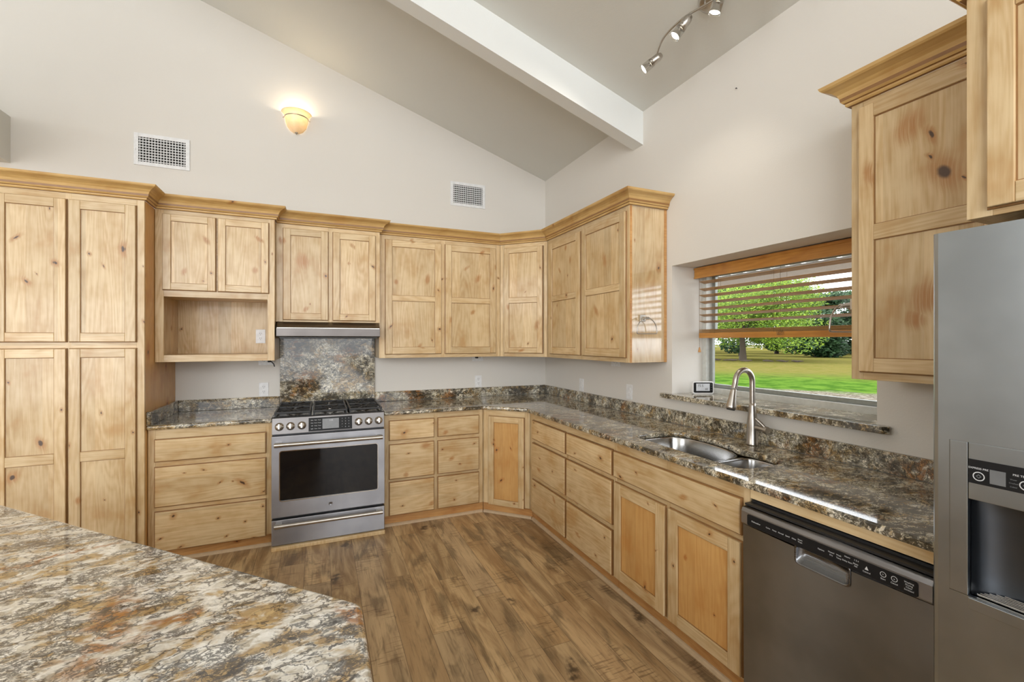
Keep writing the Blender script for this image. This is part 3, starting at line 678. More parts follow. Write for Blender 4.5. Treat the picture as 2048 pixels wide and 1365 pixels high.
tag(m.build('backsplash', GRAN), 'low granite upstand around the short left worktop', 'backsplash')
m = MB().box((-2.498, -.024, .80), (-1.738, -.001, 1.512), ch=.002)
tag(m.build('backsplash', GRAN), 'tall granite slab on the wall behind the range', 'backsplash')
# island
t = thing('kitchen_island', 'large kitchen island with pale rust-veined granite top in the foreground', 'kitchen island', (-3.1, -3.4, 0))
ip = []
def rc(p, a, b, r):     # rounded corner at p between dirs a, b
    A = Vector(a).normalized(); B = Vector(b).normalized(); P = Vector(p); out = []
    ang = A.angle(B); dd = r/math.tan(ang/2); c = P + (A+B).normalized()*(r/math.sin(ang/2)); s = P+A*dd; e = P+B*dd
    a0 = math.atan2((s-c).y, (s-c).x); a1 = math.atan2((e-c).y, (e-c).x); dA = (a1-a0+math.pi) % (2*math.pi) - math.pi
    return [(c.x + r*math.cos(a0+dA*k/6), c.y + r*math.sin(a0+dA*k/6)) for k in range(7)]
PI_ = [(-2.107, -5.2), (-2.107, -3.232), (-3.46, -1.868), (-4.16, -2.568), (-4.16, -5.2)]
for i, p in enumerate(PI_):
    a_ = Vector(PI_[i-1])-Vector(p); b_ = Vector(PI_[(i+1) % 5])-Vector(p); ip += rc(p, a_, b_, .05)
ip = [(x+3.1, y+3.4) for x, y in ip]
MB().prism(ip[::-1], ZC-.008, ZK).build('island_top', granite('island_granite', 1.1, .004, -.01, pale=.75, stains=((.25, .67, .914, .24, .020, 22), (.54, .27, .914, .16, .06, 95), (.97, .13, .9, .07, .03, 100), (.66, .25, .914, .05, .03, 40))), t, bevel=.011, seg=4)
cen = Vector((-.1, -.3))
MB().prism([tuple(cen+(Vector(p)-cen)*.93) for p in ip[::-1]], 0, ZC-.0085).build('island_base', WV, t)

# ------------------------------------------------------------ sink
t = thing('kitchen_sink', 'stainless undermount sink with one large and one small bowl', 'sink', (-.35, -2.45, ZC-.2))
def bowl(pts, depth, name, inset=.03, drain=(0, 0)):
    m = MB(); n = len(pts); cx = sum(p[0] for p in pts)/n; cy = sum(p[1] for p in pts)/n; zt = .199
    rings = [(1.04, 0.0), (1.0, 0.0), (.985, -.006), (.96, -depth*.6), (.93, -depth*.88), (.86, -depth*.97), (.74, -depth), (.10, -depth-.006)]
    vs = []
    for s_, dz in rings: vs += [(cx+(p[0]-cx)*s_+.35, cy+(p[1]-cy)*s_+2.45, zt+dz) for p in pts]
    fs = [(i*n+k, i*n+(k+1) % n, (i+1)*n+(k+1) % n, (i+1)*n+k) for i in range(len(rings)-1) for k in range(n)]
    m.add(vs, fs, 0, True); b = m.build(name, SINK, t)
    sm = b.modifiers.new('solid', 'SOLIDIFY'); sm.thickness = .0015; sm.offset = 1
    MB().lathe([(0, .004), (.02, .004), (.03, .002), (.042, .006), (.048, .004), (.048, -.004), (0, -.004)], 24, M=Matrix.Translation((cx+.35, cy+2.45, zt-depth+.0))).build('drain', CHR, b)
    return b
bowl(smoothpoly([(-.522, -2.15), (-.50, -2.112), (-.40, -2.096), (-.26, -2.098), (-.205, -2.13), (-.176, -2.20), (-.172, -2.34), (-.188, -2.46), (-.215, -2.53), (-.25, -2.585), (-.32, -2.612), (-.45, -2.618), (-.508, -2.60), (-.526, -2.55)]), .19, 'large_bowl')
bowl(smoothpoly([(-.525, -2.67), (-.505, -2.645), (-.40, -2.638), (-.30, -2.635), (-.24, -2.648), (-.228, -2.70), (-.235, -2.79), (-.255, -2.832), (-.30, -2.847), (-.46, -2.847), (-.505, -2.837), (-.524, -2.80)]), .15, 'small_bowl')
MB().box((-.165, -.192, .1922), (.10, -.165, .1975), ch=.002).build('divider', SINK, t)
# faucet
FX, FYY = -.085, -2.541
t = thing('faucet', 'brushed nickel gooseneck pull-down faucet behind the sink', 'faucet', (FX, FYY, ZK+.0004))
MB().lathe([(0, 0), (.030, 0), (.031, .006), (.0285, .012), (.0275, .09), (.0265, .12), (.020, .17), (.0165, .205), (.0150, .22), (0, .22)], 28).build('faucet_body', NICK, t)
arc = [(0, 0, .218), (0, 0, .32)]
Rr = .062
for k in range(0, 15): a_ = R(180*k/14); arc.append((-Rr + Rr*math.cos(a_), 0, .335 + Rr*math.sin(a_)))
arc += [(-2*Rr-.003, 0, .325), (-2*Rr-.010, 0, .305)]
MB().tube(arc, .0138, 18).build('spout', NICK, t)
sh = MB().lathe([(0, 0), (.0138, 0), (.0145, .006), (.019, .05), (.025, .088), (.026, .098), (.022, .104), (0, .104)], 24, M=Matrix.Translation((-2*Rr-.012, 0, .300)) @ Matrix.Rotation(R(180-12), 4, 'Y').inverted())
sh = sh.build('spray_head', NICK, t)
MB().lathe([(0, 0), (.020, 0), (.020, .005), (0, .005)], 20, M=Matrix.Translation((-2*Rr-.012, 0, .300)) @ Matrix.Rotation(R(180-12), 4, 'Y').inverted() @ Matrix.Translation((0, 0, .104))).build('nozzle', BLKM, sh)
hb = MB().tube([(0, -.018, .095), (0, -.075, .092)], [.015, .012], 18).tube([(0, -.073, .092), (0, -.088, .091)], [.019, .018], 18).build('handle_base', NICK, t)
MB().tube([(0, -.078, .100), (-.012, -.052, .128), (-.02, -.034, .146)], [.007, .0085, .0065], 12).build('lever', NICK, hb)

# ------------------------------------------------------------ range
RW0, RW1 = -2.5005, -1.7365; RWD = RW1-RW0
t = thing('gas_range', 'stainless slide-in gas range with black oven glass and six knobs', 'range', (RW0, -.70, 0))
b0 = .04
MB().box((.002, .04, .0), (RWD-.002, .672, .905)).build('body', DGREY, t, bevel=.002)
MB().box((0, -.020, .0), (RWD, .02, .026)).build('plinth', WS, t, bevel=.003)
dr = MB().slab(0, RWD, .03, .208, .04, 0, .004).build('warming_drawer', SS, t)
dd = MB()
x0, x1, z0, z1 = 0, RWD, .225, .795
dd.box((x0, 0, z0), (x1, .038, z1))
dd = dd.build('oven_door', SS, t)
oc = MB().prism(rrect(.0505, RWD-.0505, .3375, .6895, .014), -.02, .06, axis='y').build('cutter', SS); oc.parent = t; boolcut(dd, [oc])
dbv = dd.modifiers.new('bevel', 'BEVEL'); dbv.width = .003; dbv.segments = 2; dbv.limit_method = 'ANGLE'; dbv.angle_limit = R(60)
MB().box((.046, .005, .333), (RWD-.046, .036, .694)).build('oven_window', BLKG, dd)
wf = MB(); out = rrect(.048, RWD-.048, .335, .692, .018); inn = rrect(.053, RWD-.053, .340, .687, .014); n = len(out)
wf.add([(x, -.0012, z) for x, z in out]+[(x, -.0012, z) for x, z in inn]+[(x, .006, z) for x, z in inn], [(i, (i+1) % n, n+(i+1) % n, n+i) for i in range(n)]+[(n+i, n+(i+1) % n, 2*n+(i+1) % n, 2*n+i) for i in range(n)], 0, False)
wf.build('window_bezel', CHR, dd)
lg = MB().lathe([(0, .0015), (.0115, .0015), (.013, .003), (.0145, .0015), (.0145, 0), (0, 0)], 28, M=Matrix.Translation((.382, 0, .279)) @ Matrix.Rotation(R(90), 4, 'X')).build('round_badge', SS, dd)
badge = lambda q: (.382+q[0]*.010, -.0022, .279+q[1]*.010)
bd = MB()
for s_ in ([(-.7, .1), (-.5, .55), (-.1, .5), (-.2, .05), (-.6, -.2), (-.3, -.55), (.1, -.3), (0, .2)], [(.1, .55), (.45, .6), (.6, .3), (.2, .05), (.55, -.1), (.5, -.5), (.1, -.6)]): bd.tube([badge(q) for q in s_], .0009, 6)
bd.build('monogram', SSD, lg)
def bar_handle(par, z):
    hm = MB()
    for x in (.046, RWD-.046): hm.box((x-.022, -.030, z-.011), (x+.022, .0, z+.011), ch=.004)
    hm.tube([(.022, -.040, z-.004), (RWD-.022, -.040, z-.004)], .0145, 18)
    for xa in (.020, RWD-.068): hm.tube([(xa, -.040, z-.004), (xa+.048, -.040, z-.004)], .0160, 18)
    hm.build('bar_handle', NICK, par)
bar_handle(dd, .745); bar_handle(dr, .182)
# sloped control panel
py = lambda z: .020 + (z-.805)*.18
cp = MB().prism([(.020, .805), (.041, .917), (.075, .920), (.075, .805)], 0, RWD, axis='x').build('control_panel', steel('range_panel_steel', srgb(128, 125, 124), .42, .2), t, bevel=.002)
slope = math.atan2(.021, .112)
def onp(x, z, off=.0): return Matrix.Translation((x, py(z)-off, z)) @ Matrix.Rotation(-slope, 4, 'X')
dsp = MB().box((-.148, -.002, -.048), (.148, .002, .048), M=onp(.383, .858)).build('display_bezel', CTL, cp)
MB().box((-.056, -.0032, -.036), (.056, -.0018, .036), M=onp(.383, .859)).build('clock_screen', LCD, dsp)
TM = lambda x, z, o=.0036: onp(x, z, o) @ Matrix.Rotation(R(90), 4, 'X')
text('1:04', .017, TM(.385, .882, .0042), PRNT, dsp)
for i, row in enumerate((('Bake', 'Broil', 'Roast'), ('Conv', 'Warm', 'Proof'), ('Self', 'Delay', 'Timer'), ('Light', 'Oven', 'Clear'))):
    for j, s_ in enumerate(row): text(s_, .0085, TM(.258+.025*j, .889-.020*i, .0030), PRNT, dsp)
for i, row in enumerate(('123', '456', '789', '*0#')):
    for j, s_ in enumerate(row): text(s_, .0095, TM(.462+.023*j, .889-.020*i, .0030), PRNT, dsp)
for x in (.047, .118, .191, .577, .649, .722):
    k = MB().lathe([(0, .030), (.017, .030), (.0195, .027), (.021, .010), (.0265, .008), (.0285, .004), (.0285, 0), (0, 0)], 28, M=onp(x, .857, 0) @ Matrix.Rotation(R(90), 4, 'X')).build('knob', NICK, t)
    MB().box((-.0065, -.046, -.0195), (.0065, -.029, .0195), M=onp(x, .857, 0), ch=.003).build('knob_grip', NICK, k)
# cooktop
ck = MB().box((.0, .0755, .905), (RWD, .672, .922), ch=.003).box((.0, .045, .9185), (RWD, .0765, .9245), ch=.002).build('cooktop', BLK, t)
for x, y, r_ in ((.135, .22, .045), (.135, .50, .036), (.382, .36, .055), (.629, .22, .045), (.629, .50, .032)):
    bn = MB().lathe([(0, .016), (r_*.75, .016), (r_*.8, .010), (r_, .009), (r_*1.05, 0), (0, 0)], 24, M=Matrix.Translation((x, y, .9222))).build('burner', NICK, ck)
    MB().lathe([(0, .025), (r_*.6, .025), (r_*.68, .020), (r_*.68, .0165), (0, .0165)], 24, M=Matrix.Translation((x, y, .9222))).build('burner_cap', BLKM, bn)
for gx in (.010, .262, .514):
    gm = MB(); gw = .240; y0, y1, zt = .085, .655, .953
    for yy in (y0, y1): gm.box((gx, yy-.006, zt-.014), (gx+gw, yy+.006, zt), ch=.002)
    for xx in (gx+.006, gx+gw-.006): gm.box((xx-.006, y0, zt-.014), (xx+.006, y1, zt), ch=.002)
    gm.box((gx, .364, zt-.012), (gx+gw, .376, zt), ch=.002)
    for yc in (.222, .508):
        for k in range(8):
            a_ = R(22.5+45*k); c_ = Vector((gx+gw/2, yc)); d_ = Vector((math.cos(a_), math.sin(a_)))
            tmax = min((gw/2)/abs(d_.x), .138/abs(d_.y)); p, q = c_+d_*.03, c_+d_*tmax
            gm.tube([(p.x, p.y, zt-.005), (q.x, q.y, zt-.005)], .005, 6)
    for xx in (gx+.008, gx+gw-.008):
        for yy in (y0, .37, y1): gm.box((xx-.006, yy-.006, .9224), (xx+.006, yy+.006, zt-.01))
    gm.build('grate', BLKM, t)

# ------------------------------------------------------------ range hood
t = thing('range_hood', 'slim stainless under-cabinet range hood over the range', 'range hood', (-2.489, -.024, 1.494))
HW = .744
hp = [(0, 0), (-.440, .0), (-.455, .006), (-.455, .066), (-.452, .072), (-.362, .1165), (0, .1165)]
m = MB().prism(hp, 0, HW, axis='x'); m.build('hood_shell', steel('hood_steel', srgb(104, 99, 96), .34, 0), t, bevel=.0015)
MB().box((.004, -.456, .066), (HW-.004, -.452, .071), ch=.001).build('front_lip', CHR, t)
MB().box((.02, -.43, -.008), (HW-.02, -.03, -.0003)).build('underside_panel', BLKM, t)

# ------------------------------------------------------------ dishwasher
t = thing('dishwasher', 'stainless dishwasher with black control strip beside the sink cabinet', 'dishwasher', (FY-.04, -2.9565, 0), R(-90)); DW = .600
MB().box((.004, .04, .0), (DW-.004, .59, .834)).build('tub', BLKM, t)
# gently bowed door
m = MB(); n = 60; vs = []
for k in range(n+1):
    x = DW*k/n; bow = -.010*math.sin(math.pi*k/n)
    vs += [(x, bow, .10), (x, bow-.004, .745), (x, .035, .745), (x, .035, .10)]
fs = [(4*i+a_, 4*(i+1)+a_, 4*(i+1)+(a_+1) % 4, 4*i+(a_+1) % 4) for i in range(n) for a_ in range(4)]
m.add(vs, [f[::-1] for f in fs], 0, False); m.add(vs[:4], [(0, 3, 2, 1)]); m.add(vs[-4:], [(0, 1, 2, 3)])
dw = m.build('door', SSD, t)
# control head
hd = MB().prism([(-.012, .749), (-.016, .756), (-.016, .800), (-.010, .812), (.0, .816), (.039, .818), (.039, .749)], 0, DW, axis='x').build('control_head', SS, t, bevel=.003)
MB().box((.001, .005, .8185), (DW-.001, .039, .826)).build('gasket_top', BLKM, hd)
pn = MB().prism(rrect(.030, .568, .7535, .795, .006), -.0185, -.0155, axis='y').build('control_strip', CTL, hd)
TX = lambda x, z, o=.0190: Matrix.Translation((x, -o, z)) @ Matrix.Rotation(R(90), 4, 'X')
text('Dishwasher', .008, TX(.068, .774), PRNT, pn)
for s_, x, z in (('Cycles', .118, .774), ('Heavy', .143, .774), ('Normal', .168, .774), ('Speed', .193, .774), ('China', .216, .774), ('Steam', .238, .779), ('Wash', .238, .771),
                 ('Options', .308, .776), ('Heated', .340, .781), ('Dry', .340, .772), ('Wash', .363, .781), ('Temp', .363, .772), ('Hours', .388, .787), ('Delay Start', .388, .773), ('1 2 4', .414, .787), ('Rinse', .412, .776), ('Aid', .412, .769), ('Control', .442, .765),
                 ('Start', .485, .766), ('Cancel', .513, .766), ('Washing', .548, .785), ('Drying', .548, .778), ('Clean', .548, .771), ('Sanitized', .548, .764)):
    text(s_, .0065, TX(x, z), PRNT, pn)
for x in (.485, .513): MB().lathe([(.0065, 0), (.0072, .0004), (.0080, 0)], 24, M=TX(x, .779, .0186)).build('touch_button', PRNT, pn)
text('>', .007, TX(.485, .779), PRNT, pn); text('x', .007, TX(.513, .779), PRNT, pn)
MB().prism([(.437, .772), (.447, .772), (.442, .783)], -.0192, -.0186, axis='y').build('lock_icon', PRNT, pn)
# pocket handle: recessed scoop below the strip
sc = MB(); out = rrect(.215, .395, .690, .760, .016); n = len(out); cx, cz = .305, .728
sc.add([(x, -.0150, z) for x, z in out]+[(cx+(x-cx)*.965, -.0185, cz+(z-cz)*.93) for x, z in out]+[(cx+(x-cx)*.93, -.012, cz+(z-cz)*.85) for x, z in out]+[(cx+(x-cx)*.80, .012, cz+(z-cz)*.5+.012) for x, z in out],
       [(k*n+i, k*n+(i+1) % n, (k+1)*n+(i+1) % n, (k+1)*n+i) for k in range(3) for i in range(n)]+[tuple(range(3*n, 4*n))], 0, True)
MB.build(sc, 'pocket_handle', steel('handle_grey', srgb(120, 121, 124), .25, .2), t)
cutp = MB().prism([(x, z) for x, z in rrect(.217, .393, .692, .80, .014)], -.05, .02, axis='y').build('cutter', SS); 
cutp.parent = t; boolcut(dw, [cutp])
MB().box((.0, .06, .0), (DW, .075, .098)).build('toe_panel', BLKM, t)

# ------------------------------------------------------------ refrigerator
t = thing('refrigerator', 'stainless side-by-side refrigerator with water dispenser at the right edge', 'refrigerator', (-.78, -3.602, 0), R(-90)); FW = .91; ZH = 1.73
MB().box((.004, .082, .02), (FW-.004, .745, ZH-.012)).build('cabinet_body', DGREY, t, bevel=.003)
MB().box((.01, .055, .0), (FW-.01, .082, .06)).build('kick_grille', BLKM, t)
def fdoor(x0, x1, name):
    m = MB(); n = 10; vs = []
    for k in range(n+1):
        u_ = k/n; x = x0+(x1-x0)*u_; e = min(u_, 1-u_)*(x1-x0); y = .018*max(0, 1-e/.018)**2
        y = .012*(1-math.sqrt(max(0, 1-(max(0, 1-e/.012))**2)))
        vs += [(x, y, .065), (x, y, ZH), (x, .080, ZH), (x, .080, .065)]
    xs = [0, .002, .006, .012]
    vs = []
    prof = [(x0, .014), (x0+.002, .007), (x0+.006, .002), (x0+.014, 0), (x1-.014, 0), (x1-.006, .002), (x1-.002, .007), (x1, .014)]
    for x, y in prof: vs += [(x, y, .065), (x, y, ZH), (x, .080, ZH), (x, .080, .065)]
    L_ = len(prof)
    fs = [(4*i+a_, 4*(i+1)+a_, 4*(i+1)+(a_+1) % 4, 4*i+(a_+1) % 4) for i in range(L_-1) for a_ in range(4)]
    m.add(vs, [f[::-1] for f in fs], 0, False); m.add(vs[:4], [(0, 3, 2, 1)]); m.add(vs[-4:], [(0, 1, 2, 3)])
    return m.build(name, SSF, t)
fd = fdoor(0, .42, 'freezer_door'); fr_ = fdoor(.425, FW, 'fridge_door')
for x, par in ((.385, fd), (.46, fr_)):
    MB().tube([(x, -.002, .55), (x, -.05, .58), (x, -.055, .7), (x, -.055, 1.45), (x, -.05, 1.57), (x, -.002, 1.60)], .013, 14).build('door_handle', NICK, par)
# dispenser
c1 = MB().prism([(.345-.309*k/8, .8165-.022*math.sin(math.pi*k/8)) for k in range(9)]+[(.0355, 1.2245), (.3455, 1.2245)], -.02, .10, axis='y').build('cutter', SSF); c1.parent = t; boolcut(fd, [c1])
dm = MB(); dy = -.001
out = rrect(.036, .345, .816, 1.225, .003, 2)
hole = (.070, .311, .860, 1.092)
dm.box((.036, dy, .8625), (.0695, .02, 1.2245), ch=.0015).box((.0705, dy, 1.092), (.3105, .02, 1.2245), ch=.0015).box((.3115, dy, .8625), (.345, .02, 1.2245), ch=.0015)
lo = []
for k in range(9): x = .036+.309*k/8; lo.append((x, .817-.022*math.sin(math.pi*k/8)))
dm.prism(lo[::-1] + [(.036, .862), (.345, .862)][::1], dy, .02, axis='y')
ds = dm.build('dispenser_bezel', SSF, fd)
MB().box((.0705, dy-.003, .833), (.3105, .012, .8605), ch=.002).build('drip_lip', SSF, ds)
rm = MB(); n = 16; rows = []
def arcp(z, dep):
    return [(.1905+.120*math.cos(math.pi*(1-k/n)), .012+dep*math.sin(math.pi*k/n), z) for k in range(n+1)]
vs = arcp(.862, .066)+arcp(1.05, .066)+arcp(1.092, .05)
rm.add(vs, [(r_*(n+1)+k, r_*(n+1)+k+1, (r_+1)*(n+1)+k+1, (r_+1)*(n+1)+k) for r_ in range(2) for k in range(n)], 0, True)
rm.add(arcp(.862, .066), [tuple(range(n+1))], 0); rm.add(arcp(1.092, .05), [tuple(range(n+1))[::-1]], 0)
rm.build('dispenser_recess', steel('recess_grey', srgb(84, 88, 94), .35, .2), ds)
gr = MB()
for k in range(6):
    y = .017+.0085*k; hw = .112*math.sqrt(max(.05, 1-((y-.012)/.068)**2)); gr.box((.1905-hw, y, .8625), (.1905+hw, y+.004, .868), ch=.001)
gr.build('drip_grille', CHR, ds)
dp = MB().box((.0715, dy-.0012, 1.131), (.3095, dy+.001, 1.187)).build('control_strip', CTL, ds)
TF = lambda x, z, o=.0026: Matrix.Translation((x, -o, z)) @ Matrix.Rotation(R(90), 4, 'X')
text('EXPRESS PRE', .0062, TF(.0885, 1.167), PRNT, dp); text('PRE TEMP', .0062, TF(.158, 1.168), PRNT, dp)
for x in (.089, .165):
    MB().lathe([(.0085, 0), (.0095, .0005), (.0105, 0)], 24, M=TF(x, 1.149, .0022)).build('touch_button', PRNT, dp)
    MB().lathe([(.003, 0), (.004, .0004), (.005, 0)], 4, M=TF(x, 1.149, .0022)).build('button_icon', LCD, dp)
MB().box((.108, -.0032, 1.138), (.134, -.0024, 1.170)).build('screen', LCD, dp)
for i, s_ in enumerate(('Water', 'Crushed', 'Cubed')): text(s_, .0042, TF(.146, 1.157-.008*i), LCD, dp)

# ------------------------------------------------------------ window blind
t = thing('window_blind', 'wooden venetian blind lowered halfway over the kitchen window', 'blind', (.215, (WY0+WY1)/2, 0))
hw = (WY0-WY1)/2-.004
MB().box((-.022, -hw, 1.893), (-.008, hw, 1.966), ch=.003).box((-.026, -hw, 1.893), (-.022, hw, 1.902), ch=.001).box((-.026, -hw, 1.950), (-.022, hw, 1.966), ch=.001).build('valance', BLW, t)
MB().box((-.005, -hw+.01, 1.915), (.045, hw-.01, 1.962)).build('head_rail', BLW, t)
ML = lambda z, a_: Matrix.Translation((.018, 0, z)) @ Matrix.Rotation(a_, 4, 'Y')
hs = hw-.028
for z in (1.865, 1.815, 1.772, 1.727, 1.683, 1.638, 1.594):
    MB().box((-.024, -hs, -.0014), (.024, hs, .0014), M=ML(z, R(14)), ch=.001).build('slat', SLW, t)
for k in range(5): MB().box((-.025, -hs, -.0014), (.025, hs, .0014), M=ML(1.541-.0045*k, 0), ch=.001).build('slat', SLW, t)
MB().box((-.008, -hs, 1.484), (.044, hs, 1.5195), ch=.003).build('bottom_rail', BLW, t)
for y in (-.44, -.02, .02, .44):
    MB().tube([(-.0085, y, 1.915), (-.0085, y, 1.515)], .0007, 5).build('ladder_cord', CORD, t)
    MB().tube([(.046, y, 1.915), (.046, y, 1.515)], .0007, 5).build('ladder_cord', CORD, t)
cm = MB()
for k in range(5): cm.tube([(-.012, -.02+.03*math.cos(q_*.9+k)*(.4+.12*k), 1.512+.014*math.sin(q_*.9)) for q_ in range(8)], .0006, 5)
cm.build('knotted_cord', CORD, t)
pc = MB().tube([(-.006, hw-.030, 1.90), (-.006, hw-.032, 1.42)], .0012, 6).build('pull_cord', CORD, t)
MB().lathe([(0, .035), (.004, .033), (.005, .025), (.010, .004), (.009, 0), (0, 0)], 16, M=Matrix.Translation((-.006, hw-.032, 1.387))).build('tassel', BLW, pc)

# ------------------------------------------------------------ weather display on the sill
t = thing('weather_station', 'small white weather display standing on the left end of the granite sill', 'clock', (.175, -1.955, 1.1083), R(-25))
wm = MB().prism(rrect(-.070, .070, 0, .084, .012), -.012, .010, axis='y').build('case', WHT, t, bevel=.002)
MB().prism(rrect(-.063, .063, .009, .077, .008), -.0135, -.0118, axis='y').build('face', CTL, wm)
MB().box((-.047, -.0148, .021), (.042, -.0134, .070)).build('screen', LCDL, wm)
for i in range(3): MB().box((.048, -.0145, .058-.016*i), (.058, -.0134, .064-.016*i), ch=.0005).build('button', DGREY, wm)
text('72.5', .022, Matrix.Translation((-.018, -.0150, .055)) @ Matrix.Rotation(R(90), 4, 'X'), DGREY, wm)
text('68', .018, Matrix.Translation((.02, -.0150, .033)) @ Matrix.Rotation(R(90), 4, 'X'), DGREY, wm)

# ------------------------------------------------------------ towel rings
def towel_ring(label, loc, rz):
    t = thing('towel_ring', label, 'towel ring', loc, rz)
    m = MB().prism([(-.022, -.022), (.022, -.022), (.022, .022), (-.022, .022)], -.012, 0, axis='y').build('mount_plate', NICK, t, bevel=.003)
    MB().tube([(0, -.012, 0), (0, -.045, 0)], [.011, .008], 12).tube([(-.014, -.050, -.002), (.014, -.050, -.002)], .0085, 12).build('post', NICK, m)
    pts = []
    for k in range(17): a_ = R(180*k/16); pts.append((.080*math.cos(a_), -.050, -.085+.085*math.sin(a_)))
    pts += [(-.082, -.05, -.098), (-.076, -.05, -.104), (-.068, -.05, -.105), (.068, -.05, -.105), (.076, -.05, -.104), (.082, -.05, -.098), (.080, -.05, -.085)]
    MB().tube(pts, .0034, 10).build('ring', NICK, t)
towel_ring('nickel towel ring on the cabinet end panel left of the window', (-.213, -1.8127, 1.616), 0)
towel_ring('nickel towel ring in front of the window on the cabinet right of it', (-.280, -3.1515, 1.605), R(180))

# ------------------------------------------------------------ outlets
def outlet(label, loc, rz, horiz=False, name='wall_outlet', slots=True):
    t = thing(name, label, 'outlet', loc, rz)
    Mx = Matrix.Rotation(R(90), 4, 'Y') if horiz else Matrix.Identity(4)
    p = MB().box((-.035, -.006, -.057), (.035, -.0005, .057), M=Mx, ch=.003).build('cover_plate', WHT, t)
    for s_ in (-.0195, .0195):
        r_ = MB().prism(rrect(-.0165, .0165, s_-.014, s_+.014, .009), -.0085, -.005, axis='y', M=Mx).build('socket', WHT, p)
        if slots:
            q = MB()
            for dx in (-.006, .006): q.box((dx-.0012, -.0090, s_+.001), (dx+.0012, -.0084, s_+.009), M=Mx)
            q.box((-.002, -.0090, s_-.009), (.002, -.0084, s_-.005), M=Mx); q.build('slots', WHTD, r_)
    return t
outlet('white outlet on the back wall right of the range, above the upstand', (-.747, 0, 1.064), 0)
outlet('white outlet low on the back wall left of the range', (-2.618, 0, 1.062), 0)
outlet('white outlet inside the open cabinet niche', (-2.640, -.0105, 1.502), 0)
outlet('white outlet on the right wall, the one nearer the corner', (0, -.720, 1.064), R(-90), slots=False)
outlet('white outlet on the right wall nearer the window', (0, -1.408, 1.072), R(-90), slots=False)
a1 = outlet('outlet with black plug half hidden under the open-niche cabinet', (-2.60, 0, 1.300), 0, True)
a2 = outlet('outlet with black plug tucked under the two-door cabinet right of the range', (-.755, 0, 1.300), 0, True)
a3 = outlet('outlet tucked under the right-wall cabinet near the window', (0, -1.235, 1.295), R(-90), True)
for loc, lb in (((-2.575, -.0095, 1.300), 'black plug and cord hanging under the open-niche cabinet'), ((-.772, -.0095, 1.305), 'small black plug in the outlet right of the range')):
    t = thing('power_plug', lb, 'plug', loc)
    pb = MB().box((-.012, -.035, -.012), (.012, 0, .012), ch=.004).build('plug_body', BLKM, t)
    MB().tube([(0, -.034, -.004), (.018, -.045, -.008), (.034, -.045, -.026), (.040, -.044, -.048)] if 'cord' in lb else [(0, -.034, 0), (.01, -.045, .01), (.014, -.04, .018)], .0045, 8).build('cord', BLKM, t)

# ------------------------------------------------------------ vents
def vent(label, x0, x1, z0, z1, nx, nz):
    t = thing('wall_vent', label, 'vent', ((x0+x1)/2, 0, (z0+z1)/2)); w = (x1-x0)/2; h = (z1-z0)/2; b = .028
    m = MB().box((-w, -.008, -h), (-w+b, -.0005, h)).box((w-b, -.008, -h), (w, -.0005, h)).box((-w+b, -.008, -h), (w-b, -.0005, -h+b)).box((-w+b, -.008, h-b), (w-b, -.0005, h))
    f = m.build('vent_frame', WMET, t, bevel=.002)
    MB().box((-w+b, -.0015, -h+b), (w-b, -.0006, h-b)).build('duct_shade_sheet', DUCT_SHADE, t)  # flat near-black sheet, the shade behind the louvres put in as colour
    v = MB(); q = MB()
    for k in range(nx): x = -w+b+(2*(w-b))*(k+.5)/nx; v.box((x-.0022, -.007, -h+b), (x+.0022, -.0045, h-b))
    for k in range(nz): z = -h+b+(2*(h-b))*(k+.5)/nz; q.box((-w+b, -.0044, z-.003), (w-b, -.002, z+.003))
    v.build('vertical_louvres', WMET, t); q.build('horizontal_louvres', WMET, t)
    MB().box((-w+.008, -.014, -.012), (-w+.014, -.007, .004)).build('damper_lever', WMET, f)
vent('large white air vent high on the back wall above the pantry', -3.478, -3.127, 2.795, 3.037, 16, 9)
vent('smaller white air vent high on the back wall near the corner', -1.030, -.676, 2.780, 3.014, 16, 9)

# ------------------------------------------------------------ sconce
t = thing('wall_sconce', 'lit amber glass half-bowl sconce on the back wall', 'wall lamp', (-2.373, 0, 3.222))
gl = NT('alabaster_glass'); nn = gl.noise(gl.coord(), 25, 3, .6)
gl.base(gl.mix(gl.mr(nn, .3, .7), srgb(244, 236, 216), srgb(238, 222, 190)), .35)
gl.b.inputs['Subsurface Weight'].default_value = 0
tr = gl.n('ShaderNodeBsdfTranslucent'); tr.inputs[0].default_value = srgb(255, 238, 204)+(1,)
mxs = gl.n('ShaderNodeMixShader'); mxs.inputs[0].default_value = .35
gl.L.new(gl.b.outputs[0], mxs.inputs[1]); gl.L.new(tr.outputs[0], mxs.inputs[2]); gl.L.new(mxs.outputs[0], gl.N['Material Output'].inputs[0])
prof = [(.001, 0), (.022, .003), (.050, .020), (.074, .052), (.086, .092), (.091, .125), (.098, .148), (.112, .166), (.118, .171)]
sh = MB().lathe(prof, 28, a0=math.pi, a1=2*math.pi).build('glass_bowl', gl.m, t, loc=(0, -.004, 0)); sm = sh.modifiers.new('solid', 'SOLIDIFY'); sm.thickness = .004
MB().lathe([(.0915, .124), (.0945, .127), (.0945, .131), (.092, .134)], 28, a0=math.pi, a1=2*math.pi).tube([(-.094, -.004, .128), (-.104, -.004, .120)], .004, 8).tube([(.094, -.004, .128), (.104, -.004, .120)], .004, 8).build('metal_band', NICK, t, loc=(0, -.004, 0))
MB().lathe([(0, -.012), (.006, -.009), (.011, -.002), (.014, .003), (0, .003)], 16).build('finial', NICK, t, loc=(0, -.022, 0))
MB().lathe([(.0, 0), (.045, 0), (.045, .008), (0, .008)], 24, M=Matrix.Translation((0, -.001, .09)) @ Matrix.Rotation(R(90), 4, 'X')).build('back_plate', NICK, t)
